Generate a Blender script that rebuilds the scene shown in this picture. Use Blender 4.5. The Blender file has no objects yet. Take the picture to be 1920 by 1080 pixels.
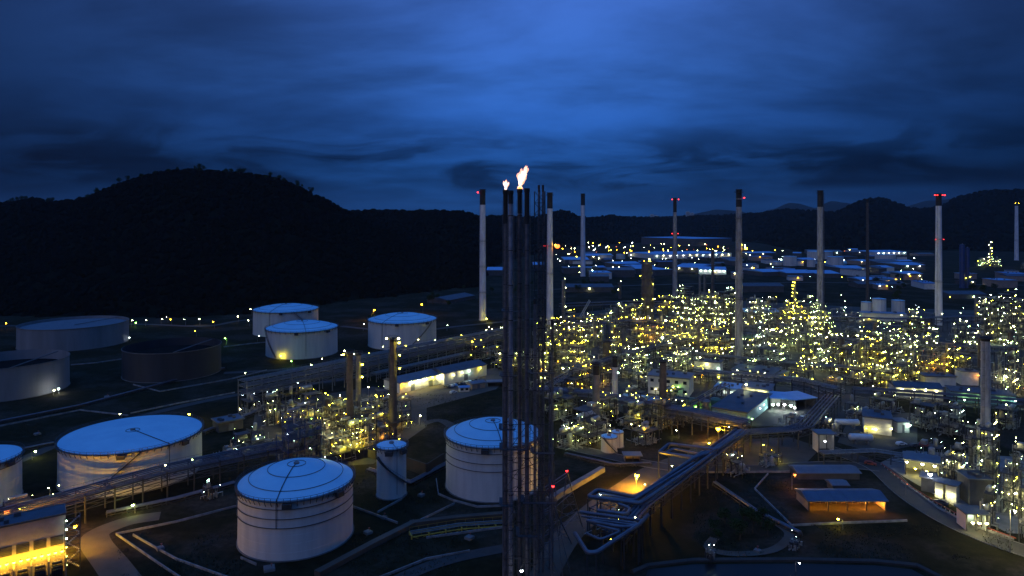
import bpy, math, random
from mathutils import Vector, noise as mnoise
rnd = random.Random(11)
PI = math.pi
C = bpy.context.scene
COL = C.collection

# ------------------------------------------------------------------ camera, sky, light
F, HZ, CH = 1280.0, 411.0, 100.0          # focal length and horizon row (measured), flying height in metres
cam = bpy.data.cameras.new('camera')
cam.sensor_fit = 'HORIZONTAL'; cam.sensor_width = 36.0; cam.lens = 36.0 * F / 1920.0
cam.shift_y = -(540.0 - HZ) / 1920.0
cam.clip_start = 1.0; cam.clip_end = 60000.0
camo = bpy.data.objects.new('camera', cam); COL.objects.link(camo)
camo.location = (0, 0, CH); camo.rotation_euler = (PI / 2, 0, 0)
C.camera = camo

SUN_EL, SUN_AZ = math.radians(16.0), math.radians(-140.0)   # last glow from behind the camera
world = bpy.data.worlds.new('World'); C.world = world; world.use_nodes = True
wt = world.node_tree; wt.nodes.clear()
def wn(t, **k):
    n = wt.nodes.new(t)
    for a, b in k.items(): setattr(n, a, b)
    return n
def wl(a, b): wt.links.new(a, b)
def wmath(op, a, b=None, c=None, clamp=False):
    n = wn('ShaderNodeMath', operation=op); n.use_clamp = clamp
    for i, s in enumerate((a, b, c)):
        if s is None: continue
        if isinstance(s, (int, float)): n.inputs[i].default_value = s
        else: wl(s, n.inputs[i])
    return n.outputs[0]
def wrange(v, a, b, c=0.0, d=1.0):
    n = wn('ShaderNodeMapRange', interpolation_type='SMOOTHSTEP')
    wl(v, n.inputs[0])
    for i, q in enumerate((a, b, c, d)): n.inputs[i + 1].default_value = q
    return n.outputs[0]
tc = wn('ShaderNodeTexCoord'); sep = wn('ShaderNodeSeparateXYZ'); wl(tc.outputs['Generated'], sep.inputs[0])
dx, dy, dz = sep.outputs
zz = wmath('MAXIMUM', dz, 0.0)
ramp = wn('ShaderNodeValToRGB'); wl(zz, ramp.inputs[0])
els = ramp.color_ramp.elements
stops = [(0.0, (0.0075, 0.046, 0.168)), (0.035, (0.0085, 0.050, 0.188)), (0.08, (0.0110, 0.068, 0.268)), (0.14, (0.0200, 0.099, 0.395)),
         (0.20, (0.0290, 0.118, 0.450)), (0.30, (0.0400, 0.126, 0.475)), (1.0, (0.052, 0.245, 0.880))]
els[0].position, els[0].color = stops[0][0], (*stops[0][1], 1)
els[1].position, els[1].color = stops[-1][0], (*stops[-1][1], 1)
for p, c in stops[1:-1]:
    e = els.new(p); e.color = (*c, 1)
# clouds lie on a flat deck: direction over elevation
den = wmath('ADD', zz, 0.22)
cx = wmath('DIVIDE', dx, den); cy = wmath('DIVIDE', dy, den)
comb = wn('ShaderNodeCombineXYZ'); wl(cx, comb.inputs[0]); wl(cy, comb.inputs[1])
mp = wn('ShaderNodeMapping'); mp.inputs['Rotation'].default_value = (0, 0, 0.5); mp.inputs['Scale'].default_value = (0.62, 1.0, 1)
wl(comb.outputs[0], mp.inputs[0])
n1 = wn('ShaderNodeTexNoise'); n1.inputs['Scale'].default_value = 1.45; n1.inputs['Detail'].default_value = 7; n1.inputs['Roughness'].default_value = 0.56; n1.inputs['Distortion'].default_value = 0.25
wl(mp.outputs[0], n1.inputs['Vector'])
streak = wrange(n1.outputs[0], 0.32, 0.68, 0.60, 1.34)
# low bank of darker cloud above a clear strip at the horizon
mp2 = wn('ShaderNodeMapping'); mp2.inputs['Scale'].default_value = (3.6, 3.6, 14.0); mp2.inputs['Location'].default_value = (1.3, 0.2, 0.4)
mp2.inputs['Rotation'].default_value = (0, 0.10, 0)
wl(tc.outputs['Generated'], mp2.inputs[0])
n2 = wn('ShaderNodeTexNoise'); n2.inputs['Scale'].default_value = 1.5; n2.inputs['Detail'].default_value = 8; n2.inputs['Roughness'].default_value = 0.55; n2.inputs['Distortion'].default_value = 0.9
wl(mp2.outputs[0], n2.inputs['Vector'])
bank = wmath('MULTIPLY', wrange(zz, 0.036, 0.050), wrange(zz, 0.070, 0.150, 1.0, 0.0))
puff = wmath('MULTIPLY', bank, wrange(n2.outputs[0], 0.40, 0.58))
puffm = wmath('SUBTRACT', 1.0, wmath('MULTIPLY', puff, 0.66))
# afterglow ahead, fading round the horizon
hl = wmath('SQRT', wmath('ADD', wmath('ADD', wmath('MULTIPLY', dx, dx), wmath('MULTIPLY', dy, dy)), 1e-6))
gl = wmath('ADD', wmath('MULTIPLY', wmath('DIVIDE', dx, hl), math.sin(math.radians(1.5))), wmath('MULTIPLY', wmath('DIVIDE', dy, hl), math.cos(math.radians(1.5))))
glow = wmath('MULTIPLY_ADD', wmath('POWER', wmath('MAXIMUM', gl, 0.0), 10.0), 0.89, 0.13)
up = wrange(zz, 0.25, 0.80)
glow = wmath('ADD', wmath('MULTIPLY', glow, wmath('SUBTRACT', 1.0, up)), up)
fac = wmath('MULTIPLY', wmath('MULTIPLY', streak, puffm), glow)
mul = wn('ShaderNodeVectorMath', operation='SCALE'); wl(ramp.outputs[0], mul.inputs[0]); wl(fac, mul.inputs['Scale'])
sky = wn('ShaderNodeTexSky', sky_type='NISHITA'); sky.sun_disc = False
sky.sun_elevation = math.radians(-4.0); sky.sun_rotation = SUN_AZ
sk = wn('ShaderNodeVectorMath', operation='SCALE'); wl(sky.outputs[0], sk.inputs[0]); sk.inputs['Scale'].default_value = 0.10
addv = wn('ShaderNodeVectorMath', operation='ADD'); wl(mul.outputs[0], addv.inputs[0]); wl(sk.outputs[0], addv.inputs[1])
bg = wn('ShaderNodeBackground'); wl(addv.outputs[0], bg.inputs[0]); bg.inputs[1].default_value = 1.0
out = wn('ShaderNodeOutputWorld'); wl(bg.outputs[0], out.inputs[0])

sun = bpy.data.lights.new('sun', 'SUN'); sun.energy = 0.21; sun.angle = math.radians(20); sun.color = (0.74, 0.74, 1.0)
suno = bpy.data.objects.new('sun', sun); COL.objects.link(suno)
sd = Vector((math.sin(SUN_AZ) * math.cos(SUN_EL), math.cos(SUN_AZ) * math.cos(SUN_EL), math.sin(SUN_EL)))
suno.rotation_euler = sd.to_track_quat('Z', 'Y').to_euler()
C.view_settings.view_transform = 'Standard'; C.view_settings.look = 'None'
C.view_settings.exposure = 0.0; C.view_settings.gamma = 1.0; C.view_settings.use_curve_mapping = False
cy_ = C.cycles
cy_.use_denoising = True; cy_.max_bounces = 4; cy_.diffuse_bounces = 2; cy_.glossy_bounces = 2
cy_.sample_clamp_indirect = 2.0; cy_.sample_clamp_direct = 0.0; cy_.use_light_tree = True
cy_.caustics_reflective = False; cy_.caustics_refractive = False

# ------------------------------------------------------------------ helpers
def gp(px, py, z=0.0):
    Y = F * (CH - z) / (py - HZ)
    return ((px - 960.0) / F * Y, Y)
def zat(py, Y): return CH - (py - HZ) * Y / F
def xat(px, Y): return (px - 960.0) / F * Y
def rot(x, y, a): return (x * math.cos(a) - y * math.sin(a), x * math.sin(a) + y * math.cos(a))

class MB:
    def __init__(s): s.v = []; s.f = []; s.m = []; s.mi = 0
    def add(s, vs, fs):
        n = len(s.v); s.v += vs
        s.f += [tuple(i + n for i in f) for f in fs]; s.m += [s.mi] * len(fs)
        return s
    def box(s, c, d, rz=0.0):
        vs = []
        for z in (-.5, .5):
            for x, y in ((-.5, -.5), (.5, -.5), (.5, .5), (-.5, .5)):
                a, b = rot(x * d[0], y * d[1], rz)
                vs.append((c[0] + a, c[1] + b, c[2] + z * d[2]))
        return s.add(vs, [(3, 2, 1, 0), (4, 5, 6, 7), (0, 1, 5, 4), (1, 2, 6, 5), (2, 3, 7, 6), (3, 0, 4, 7)])
    def path(s, pts, r, n=4, closed=False):
        P = [Vector(p) for p in pts]; N = len(P); vs = []; fs = []
        for i, p in enumerate(P):
            a = P[i - 1] if (i > 0 or closed) else p
            b = P[(i + 1) % N] if (i < N - 1 or closed) else p
            t = (p - a).normalized() + (b - p).normalized()
            if t.length < 1e-6: t = (b - a)
            t.normalize()
            k = 1.0
            if 0 < i < N - 1 or closed:
                k = 1.0 / max(0.5, t.dot((b - p).normalized()))
            w = Vector((0, 0, 1)) if abs(t.z) < 0.9 else Vector((1, 0, 0))
            u = t.cross(w).normalized(); w = u.cross(t)
            for j in range(n):
                an = 2 * PI * (j + .5) / n
                q = p + u * (math.cos(an) * r * k) + w * (math.sin(an) * r)
                vs.append(tuple(q))
        R_ = N if closed else N - 1
        for i in range(R_):
            for j in range(n):
                a, b = i * n + j, i * n + (j + 1) % n
                c, d = ((i + 1) % N) * n + (j + 1) % n, ((i + 1) % N) * n + j
                fs.append((a, b, c, d))
        if not closed:
            fs.append(tuple(range(n - 1, -1, -1))); fs.append(tuple((N - 1) * n + j for j in range(n)))
        return s.add(vs, fs)
    def bar(s, p, q, r, n=4): return s.path([p, q], r, n)
    def lathe(s, prof, n=24, c=(0, 0, 0), cap=True, a0=0.0, a1=2 * PI):
        full = abs(a1 - a0 - 2 * PI) < 1e-6
        m = n if full else n + 1; vs = []; fs = []
        for r, z in prof:
            for j in range(m):
                a = a0 + (a1 - a0) * j / n
                vs.append((c[0] + r * math.cos(a), c[1] + r * math.sin(a), c[2] + z))
        for i in range(len(prof) - 1):
            for j in range(n):
                k = (j + 1) % m
                fs.append((i * m + j, i * m + k, (i + 1) * m + k, (i + 1) * m + j))
        if cap and full:
            if prof[0][0] > 1e-4: fs.append(tuple(range(m - 1, -1, -1)))
            if prof[-1][0] > 1e-4: fs.append(tuple((len(prof) - 1) * m + j for j in range(m)))
        return s.add(vs, fs)
    def drum(s, p, q, r, n=12):
        P, Q = Vector(p), Vector(q); t = (Q - P).normalized()
        for a, b in ((P - t * r * .4, P), (P, Q), (Q, Q + t * r * .4)): pass
        prof = [(P - t * r * .45, .35), (P - t * r * .25, .8), (P, 1), (Q, 1), (Q + t * r * .25, .8), (Q + t * r * .45, .35)]
        w = Vector((0, 0, 1)) if abs(t.z) < .9 else Vector((1, 0, 0))
        u = t.cross(w).normalized(); w = u.cross(t); vs = []; fs = []
        for c, k in prof:
            for j in range(n):
                an = 2 * PI * j / n
                vs.append(tuple(c + u * math.cos(an) * r * k + w * math.sin(an) * r * k))
        for i in range(5):
            for j in range(n):
                fs.append((i * n + j, i * n + (j + 1) % n, (i + 1) * n + (j + 1) % n, (i + 1) * n + j))
        fs.append(tuple(range(n - 1, -1, -1))); fs.append(tuple(5 * n + j for j in range(n)))
        return s.add(vs, fs)
    def ball(s, c, r, n=8, m=5, sz=1.0):
        prof = [(max(1e-5, r * math.sin(PI * i / m)), -r * sz * math.cos(PI * i / m)) for i in range(m + 1)]
        return s.lathe(prof, n, c, cap=False)
    def mesh(s, name, mats, smooth=False):
        me = bpy.data.meshes.new(name); me.from_pydata(s.v, [], s.f)
        for m in (mats if isinstance(mats, (list, tuple)) else [mats]): me.materials.append(m)
        if any(s.m): me.polygons.foreach_set('material_index', s.m)
        if smooth:
            me.polygons.foreach_set('use_smooth', [True] * len(me.polygons))
            if hasattr(me, 'set_sharp_from_angle'): me.set_sharp_from_angle(angle=math.radians(38))
        me.update()
        return me
def link(name, me, parent=None, loc=(0, 0, 0), rz=0.0, sc=1.0, kind=None):
    o = bpy.data.objects.new(name, me); COL.objects.link(o)
    o.parent = parent; o.location = loc; o.rotation_euler = (0, 0, rz); o.scale = (sc, sc, sc)
    if kind: o['kind'] = kind
    return o
def obj(name, mb, mats, parent=None, smooth=False, kind=None, label=None):
    o = link(name, mb.mesh(name, mats, smooth), parent, kind=kind)
    if label: o['label'] = label
    return o
def tag(o, label, cat, group=None):
    o['label'] = label; o['category'] = cat
    if group: o['group'] = group
    return o
def thing(name, label, cat, loc=(0, 0, 0), rz=0.0, group=None):
    o = bpy.data.objects.new(name, None); COL.objects.link(o)
    o.empty_display_size = 0.5
    o.location = loc; o.rotation_euler = (0, 0, rz)
    return tag(o, label, cat, group)

def mat(name, c, c2=None, rough=.6, metal=0.0, scale=.15, detail=5, bump=0.0, stretch=None, lo=.35, hi=.65):
    m = bpy.data.materials.new(name); m.use_nodes = True
    nt = m.node_tree; b = nt.nodes['Principled BSDF']
    b.inputs['Roughness'].default_value = rough; b.inputs['Metallic'].default_value = metal
    b.inputs['Base Color'].default_value = (*c, 1)
    if c2 is not None:
        g = nt.nodes.new('ShaderNodeNewGeometry'); mpn = nt.nodes.new('ShaderNodeMapping')
        nt.links.new(g.outputs['Position'], mpn.inputs[0])
        if stretch: mpn.inputs['Scale'].default_value = stretch
        n = nt.nodes.new('ShaderNodeTexNoise'); n.inputs['Scale'].default_value = scale; n.inputs['Detail'].default_value = detail
        n.inputs['Roughness'].default_value = .62
        nt.links.new(mpn.outputs[0], n.inputs['Vector'])
        rg = nt.nodes.new('ShaderNodeMapRange'); rg.inputs[1].default_value = lo; rg.inputs[2].default_value = hi
        nt.links.new(n.outputs[0], rg.inputs[0])
        mx = nt.nodes.new('ShaderNodeMix'); mx.data_type = 'RGBA'
        mx.inputs[6].default_value = (*c, 1); mx.inputs[7].default_value = (*c2, 1)
        nt.links.new(rg.outputs[0], mx.inputs[0]); nt.links.new(mx.outputs[2], b.inputs['Base Color'])
        if bump:
            bp = nt.nodes.new('ShaderNodeBump'); bp.inputs['Strength'].default_value = bump; bp.inputs['Distance'].default_value = .3
            nt.links.new(n.outputs[0], bp.inputs['Height']); nt.links.new(bp.outputs[0], b.inputs['Normal'])
    return m
def glowmat(name, c, s):
    m = bpy.data.materials.new(name); m.use_nodes = True
    b = m.node_tree.nodes['Principled BSDF']
    b.inputs['Base Color'].default_value = (0.8, 0.8, 0.8, 1)
    b.inputs['Emission Color'].default_value = (*c, 1); b.inputs['Emission Strength'].default_value = s
    return m

M = dict(
    tank_wall=mat('tank_wall', (.66, .62, .57), (.50, .47, .44), .55, 0, .35, 8, 0, (1, 1, .10), .36, .74),
    tank_grey=mat('tank_grey', (.040, .040, .046), (.026, .026, .03), .6, 0, .12, 6, 0, (1, 1, .12)),
    tank_roof=mat('tank_roof', (.36, .66, .78), (.28, .56, .70), .5, 0, .10, 6),
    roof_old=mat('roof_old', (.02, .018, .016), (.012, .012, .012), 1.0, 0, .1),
    steel=mat('steel', (.060, .055, .055), (.035, .034, .036), .6, .2, .4),
    steel_lt=mat('steel_lt', (.22, .20, .19), (.14, .13, .125), .55, .3, .4),
    clad=mat('clad', (.24, .225, .21), (.14, .135, .13), .40, .5, .5),
    pipe=mat('pipe', (.15, .145, .165), (.085, .085, .105), .42, .35, .3),
    ppipe=mat('ppipe', (.40, .375, .33), (.20, .19, .165), .42, .35, .5),
    red=mat('red', (.38, .06, .03), (.22, .04, .03), .6, 0, .3),
    yel=mat('yel', (.6, .42, .05), (.45, .3, .05), .6, 0, .3),
    conc=mat('conc', (.22, .20, .18), (.13, .12, .11), .85, 0, .25),
    chim=mat('chim', (.84, .80, .80), (.62, .58, .57), .7, 0, .35, 8, 0, (1, 1, .25)),
    chim_gr=mat('chim_gr', (.50, .45, .41), (.24, .21, .19), .8, 0, .45, 8, 0, (1, 1, .3), .40, .66),
    chim_bk=mat('chim_bk', (.022, .02, .02), (.035, .03, .028), .8, 0, .4),
    chim_br=mat('chim_br', (.13, .10, .085), (.08, .062, .052), .8, 0, .4),
    asph=mat('asph', (.050, .040, .033), (.030, .026, .022), .85, 0, .3),
    dirt=mat('dirt', (.115, .085, .060), (.055, .042, .030), .95, 0, .06, 8),
    yard=mat('yard', (.070, .056, .042), (.030, .025, .019), .9, 0, .08, 8),
    wall_w=mat('wall_w', (.66, .64, .60), (.52, .50, .47), .7, 0, .3),
    wall_s=mat('wall_s', (.40, .34, .32), (.30, .26, .25), .7, 0, .3),
    wall_t=mat('wall_t', (.20, .36, .38), (.16, .30, .32), .7, 0, .3),
    wall_d=mat('wall_d', (.09, .088, .09), (.06, .06, .062), .8, 0, .3),
    wall_b=mat('wall_b', (.34, .25, .20), (.26, .19, .15), .8, 0, .3),
    roof_b=mat('roof_b', (.13, .28, .48), (.09, .21, .38), .5, 0, .2),
    roof_bb=mat('roof_bb', (.22, .44, .66), (.17, .36, .56), .5, 0, .2),
    roof_n=mat('roof_n', (.055, .085, .14), (.04, .062, .10), .5, 0, .2),
    roof_d=mat('roof_d', (.075, .085, .105), (.05, .056, .07), .7, 0, .2),
    roof_g=mat('roof_g', (.14, .145, .16), (.10, .105, .12), .6, 0, .2),
    vblue=mat('vblue', (.03, .06, .17), (.02, .04, .12), .5, 0, .3),
    vgreen=mat('vgreen', (.10, .20, .12), (.07, .15, .09), .5, 0, .3),
    dark=mat('dark', (.02, .02, .022), None, .6),
    glass=mat('glass', (.02, .025, .03), None, .08),
    rubber=mat('rubber', (.02, .02, .02), None, .9),
    leaf=mat('leaf', (.045, .065, .022), (.025, .04, .015), .8, 0, .5),
    bark=mat('bark', (.06, .045, .03), (.04, .03, .02), .9, 0, 1.0),
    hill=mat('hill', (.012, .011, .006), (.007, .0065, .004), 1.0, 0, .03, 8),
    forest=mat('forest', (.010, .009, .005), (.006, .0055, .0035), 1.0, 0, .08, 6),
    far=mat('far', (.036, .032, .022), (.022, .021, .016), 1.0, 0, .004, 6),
)
for k in ('hill', 'far', 'leaf', 'forest', 'roof_old'):
    M[k].node_tree.nodes['Principled BSDF'].inputs['Specular IOR Level'].default_value = 0.0
LC = dict(y=((1.0, .86, .050), 62), w=((1.0, .95, .42), 60), g=((.80, 1.0, .30), 55), m=((.66, 1.0, .80), 60),
          o=((1.0, .21, .006), 3.2), a=((1.0, .52, .012), 55), r=((1.0, .022, .016), 9), c=((.90, .97, 1.0), 34), n=((.35, 1.0, .10), 30))
LAMP = {}
for k, (c, s) in LC.items():
    b = MB(); b.ball((0, 0, .1), 1.0, 7, 5, .8)
    b.mi = 1; b.bar((0, 0, -2.6), (0, 0, -.6), .14, 4); b.lathe([(1.15, .75), (.5, 1.05), (.1, 1.15)], 7)
    LAMP[k] = b.mesh('lamp', [glowmat('lamp_' + k, c, s), M['steel']])
def lamp(parent, loc, k, r, watts=0):
    if watts:                                      # the lamps that visibly light what stands round them
        L = bpy.data.lights.new('lamp_light', 'POINT'); L.energy = watts; L.shadow_soft_size = .25
        c = LC[k][0]; L.color = (1.0, .38, .04) if k == 'o' else (c[0], c[1], max(c[2], .02))
        o = bpy.data.objects.new('lamp_light', L); COL.objects.link(o); o.parent = parent; o.location = (loc[0], loc[1] - .05, loc[2] - r * .9 - .3)
    return link('lamp', LAMP[k], parent, loc, rnd.random() * 6, r)

# ------------------------------------------------------------------ ground, roads, water, hills
def ground_mat():
    m = bpy.data.materials.new('ground'); m.use_nodes = True; nt = m.node_tree; b = nt.nodes['Principled BSDF']
    b.inputs['Roughness'].default_value = 1.0; b.inputs['Specular IOR Level'].default_value = 0.05
    g = nt.nodes.new('ShaderNodeNewGeometry')
    def nz(s, d=6):
        n = nt.nodes.new('ShaderNodeTexNoise'); n.inputs['Scale'].default_value = s; n.inputs['Detail'].default_value = d
        n.inputs['Roughness'].default_value = .65
        nt.links.new(g.outputs['Position'], n.inputs['Vector']); return n.outputs[0]
    def mix(f, a, bb, lo, hi):
        r = nt.nodes.new('ShaderNodeMapRange'); r.inputs[1].default_value = lo; r.inputs[2].default_value = hi; nt.links.new(f, r.inputs[0])
        x = nt.nodes.new('ShaderNodeMix'); x.data_type = 'RGBA'; nt.links.new(r.outputs[0], x.inputs[0])
        for i, q in ((6, a), (7, bb)):
            if isinstance(q, tuple): x.inputs[i].default_value = (*q, 1)
            else: nt.links.new(q, x.inputs[i])
        return x.outputs[2]
    grass = mix(nz(.22), (.013, .0115, .0045), (.026, .021, .009), .35, .65)
    soil = mix(nz(.5), (.062, .047, .032), (.026, .020, .014), .35, .65)
    nt.links.new(mix(nz(.030, 9), grass, soil, .47, .60), b.inputs['Base Color'])
    return m
gb = MB(); S = 13500
gb.add([(-S, -200, 0), (S, -200, 0), (S, S, 0), (-S, S, 0)], [(0, 1, 2, 3)])
obj('ground', gb, ground_mat(), kind='structure')
layer = [0]
def sheet(name, pts, m, kind='structure'):
    layer[0] += 1; z = .03 + .012 * layer[0]
    b = MB(); b.add([(*gp(*p), z) for p in pts], [tuple(range(len(pts)))])
    return obj(name, b, m, kind=kind)
def strip(name, pts, w, m, z=None, kerb=False):
    if z is None:
        layer[0] += 1; z = .03 + .012 * layer[0]
    P = [Vector(gp(*p)) for p in pts]
    # Catmull-Rom for smooth bends
    Q = []
    for i in range(len(P) - 1):
        p0, p1, p2, p3 = P[max(0, i - 1)], P[i], P[i + 1], P[min(len(P) - 1, i + 2)]
        for k in range(6):
            t = k / 6
            Q.append(.5 * ((2 * p1) + (p2 - p0) * t + (2 * p0 - 5 * p1 + 4 * p2 - p3) * t * t + (3 * p1 - p0 - 3 * p2 + p3) * t ** 3))
    Q.append(P[-1]); b = MB(); vs = []; L = []; Rr = []
    for i, q in enumerate(Q):
        t = (Q[min(i + 1, len(Q) - 1)] - Q[max(0, i - 1)]).normalized(); n = Vector((-t.y, t.x))
        ww = w if isinstance(w, (int, float)) else w[0] + (w[1] - w[0]) * i / (len(Q) - 1)
        a, c = q + n * ww / 2, q - n * ww / 2
        L.append((a.x, a.y, z + .06)); Rr.append((c.x, c.y, z + .06)); vs += [(c.x, c.y, z), (a.x, a.y, z)]
    b.add(vs, [(2 * i, 2 * i + 1, 2 * i + 3, 2 * i + 2) for i in range(len(Q) - 1)])
    o = obj(name, b, m, kind='structure')
    if kerb:
        for side in (L, Rr):
            kb = MB(); kb.path(side, .13, 4); obj('kerb', kb, M['conc'], kind='structure')
    return o
# yards of the plant
sheet('yard', [(1010, 700), (1400, 705), (1660, 730), (1600, 790), (1420, 800), (1180, 780)], M['yard'])
sheet('yard', [(1020, 700), (1060, 590), (1300, 560), (1600, 575), (1920, 585), (2200, 640), (2150, 760), (1660, 729), (1400, 704)], M['yard'])
sheet('yard', [(480, 760), (700, 725), (800, 745), (800, 800), (700, 870), (560, 880), (470, 830)], M['yard'])
sheet('yard', [(720, 745), (760, 712), (930, 690), (960, 700), (930, 730), (800, 765)], M['dirt'])
sheet('yard', [(1650, 868), (1700, 845), (1960, 860), (2080, 1010), (1890, 1000), (1790, 950)], M['conc'])
sheet('yard', [(1420, 742), (1560, 742), (1540, 795), (1450, 800)], M['asph'])
sheet('yard', [(1600, 770), (1720, 775), (1720, 835), (1640, 850), (1570, 830)], M['yard'])
sheet('yard', [(1300, 830), (1480, 820), (1540, 840), (1500, 880), (1330, 884), (1280, 868)], M['yard'])
road = strip('road', [(1540, 838), (1600, 858), (1650, 880), (1700, 925), (1760, 965), (1830, 1000), (1910, 1030), (2010, 1060)], 9.0, M['asph'], kerb=True)
strip('road', [(1645, 878), (1560, 872), (1400, 880), (1250, 876), (1120, 850), (1050, 835)], 7.5, M['asph'], kerb=True)
strip('dirt_road', [(1290, 862), (1230, 885), (1180, 915), (1120, 955), (1060, 1010), (1010, 1100)], (13, 8), M['dirt'])
strip('dirt_road', [(300, 968), (240, 978), (185, 1000), (180, 1020), (210, 1060), (260, 1130)], (7, 9), M['dirt'])
strip('dirt_road', [(700, 1110), (790, 1068), (860, 1046), (950, 1028)], 5.0, M['asph'])
strip('road', [(0, 880), (200, 800), (420, 745), (640, 712), (760, 690), (920, 655)], 6.0, M['asph'])
strip('road', [(-80, 612), (60, 611), (250, 608), (380, 612), (440, 603), (480, 598)], 7.0, M['asph'])
strip('road', [(640, 612), (760, 622), (860, 612), (1000, 598)], 7.0, M['asph'])
strip('road', [(420, 700), (560, 690), (700, 662), (860, 645)], 6.0, M['asph'])
strip('road', [(780, 800), (830, 790), (880, 835), (860, 870)], 5.0, M['asph'])
strip('road', [(1420, 735), (1600, 735), (1800, 760), (2000, 770)], 8.0, M['asph'])
strip('road', [(1000, 545), (1200, 535), (1500, 530), (1920, 535)], 10.0, M['asph'])
strip('footpath', [(1340, 1010), (1330, 1030), (1380, 1040), (1450, 1032), (1480, 1005), (1460, 985)], 3.0, M['dirt'])
wm = mat('water', (.006, .007, .008), (.012, .011, .009), .30, 0, .05); wm.node_tree.nodes['Principled BSDF'].inputs['Specular IOR Level'].default_value = .18; wb = MB()
wp = [(1180, 1180), (1215, 1068), (1300, 1058), (1500, 1057), (1640, 1060), (1710, 1068), (1760, 1095), (1800, 1180)]
wb.add([(*gp(*p), .04) for p in wp], [tuple(range(len(wp)))]); obj('water', wb, wm, kind='structure')
bk = MB()
P = [gp(*p) for p in [(1185, 1075), (1215, 1062), (1300, 1052), (1500, 1051), (1640, 1054), (1720, 1062), (1775, 1090)]]
bk.path([(x, y, .1) for x, y in P], .9, 6); obj('pond_bank', bk, M['asph'], kind='structure')

def interp(pts, x):
    if x <= pts[0][0]: return pts[0][1]
    for (a, b), (c, d) in zip(pts, pts[1:]):
        if x <= c:
            t = (x - a) / (c - a); t = t * t * (3 - 2 * t) * .5 + t * .5
            return b + (d - b) * t
    return pts[-1][1]
CLUMP = []
def hill(name, sky_, foot, ridge, m, x0, x1, nx, ny=26, rough=6.0, clumps=0, cl=(5, 9), beyond=1.7):
    """terrain with a measured skyline: foot and ridge distances in metres by bearing"""
    b = MB(); vs = []; H = {}
    for i in range(nx + 1):
        px = x0 + (x1 - x0) * i / nx
        Yf, Yr = interp(foot, px), interp(ridge, px)
        top = max(4.0, CH + (HZ - interp(sky_, px)) * Yr / F)
        for j in range(ny + 1):
            t = j / round(ny / beyond)
            Y = Yf + (Yr - Yf) * t; X = xat(px, Y)
            s = min(1.0, t); s = s * s * (3 - 2 * s) * .55 + s * .45
            if t > 1: s = max(0.0, 1 - min(1, (t - 1) / (beyond - 1)) ** 1.5)
            z = top * s
            z += mnoise.fractal(Vector((X * .008, Y * .008, 3.1)), 1.0, 2.0, 4) * rough * min(1, 4 * s * (1.05 - s) + .08 * s)
            vs.append((X, Y, z - .5 if j else -1.0)); 
    fs = [(i * (ny + 1) + j, (i + 1) * (ny + 1) + j, (i + 1) * (ny + 1) + j + 1, i * (ny + 1) + j + 1) for i in range(nx) for j in range(ny)]
    b.add(vs, fs); o = obj(name, b, m, kind='structure', smooth=False)
    o.data.polygons.foreach_set('use_smooth', [True] * len(o.data.polygons))
    if clumps:
        f = MB()
        for _ in range(clumps):
            i = rnd.random() * nx; t = rnd.random() ** .8 * 1.12 * round(ny / beyond)
            a, c = int(i), int(t); u, w = i - a, t - c
            a = min(a, nx - 1); c = min(c, ny - 1)
            q = [Vector(vs[(a + e) * (ny + 1) + c + g]) for e in (0, 1) for g in (0, 1)]
            p = (q[0] * (1 - w) + q[1] * w) * (1 - u) + (q[2] * (1 - w) + q[3] * w) * u
            r = rnd.uniform(*cl); n = len(f.v)
            f.ball((p.x, p.y, p.z + r * .25), r, 6, 4, rnd.uniform(.75, 1.15))
            for k in range(n, len(f.v)):
                v = f.v[k]; d = mnoise.noise(Vector(v) * .31) * r * .55
                f.v[k] = (v[0] + d, v[1] + d * .6, v[2] + d * .8)
        fo = obj('forest', f, M['forest'], kind='stuff'); fo['label'] = 'dark forest covering the slopes of the hill'
    return vs, nx, ny
skyA = [(-500, 410), (-200, 398), (-60, 388), (0, 384), (70, 374), (95, 381), (130, 378), (160, 374), (190, 360), (240, 340), (290, 327), (340, 322), (385, 321), (430, 324), (480, 329), (520, 338), (560, 352), (600, 371), (640, 393), (665, 404), (720, 430), (800, 470), (900, 520)]
footA = [(-500, 820), (0, 700), (300, 690), (500, 720), (700, 860), (900, 1000)]
ridgeA = [(-500, 1350), (0, 1250), (400, 1150), (660, 1250), (900, 1300)]
hv = hill('hill', skyA, footA, ridgeA, M['hill'], -520, 900, 170, 36, 8.0, 11000, (2.6, 5.5))
skyB = [(500, 420), (600, 404), (660, 400), (700, 397), (760, 399), (850, 399), (880, 403), (900, 410), (930, 407), (980, 408), (1010, 409), (1035, 399), (1050, 396), (1070, 400), (1085, 409), (1110, 409), (1145, 405), (1180, 408), (1220, 410), (1300, 410)]
hill('hill', skyB, [(500, 1300), (860, 1000), (900, 1150), (960, 1700), (1100, 2600), (1300, 3200)], [(500, 1700), (850, 1700), (1000, 2600), (1300, 4300)], M['hill'], 500, 1320, 110, 22, 9.0, 4500, (4.5, 9))
skyC = [(1150, 411), (1230, 409), (1320, 407), (1400, 404), (1440, 400), (1470, 395), (1520, 398), (1560, 399), (1580, 394), (1610, 380), (1628, 375), (1650, 374), (1680, 384), (1710, 394), (1760, 392), (1800, 370), (1850, 360), (1900, 358), (2000, 356), (2300, 345)]
hill('hill', skyC, [(1150, 3600), (1400, 3000), (1500, 2100), (1700, 2200), (2300, 1800)], [(1150, 5000), (1500, 3700), (1700, 3500), (2300, 3000)], M['hill'], 1130, 2300, 130, 22, 14.0, 5500, (7, 14))
skyD = [(1150, 411), (1285, 404), (1310, 399), (1345, 392), (1385, 396), (1410, 402), (1450, 392), (1478, 380), (1500, 382), (1530, 390), (1560, 376), (1600, 382), (1660, 394), (1690, 389), (1740, 376), (1800, 372), (1900, 366), (2200, 360)]
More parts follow.
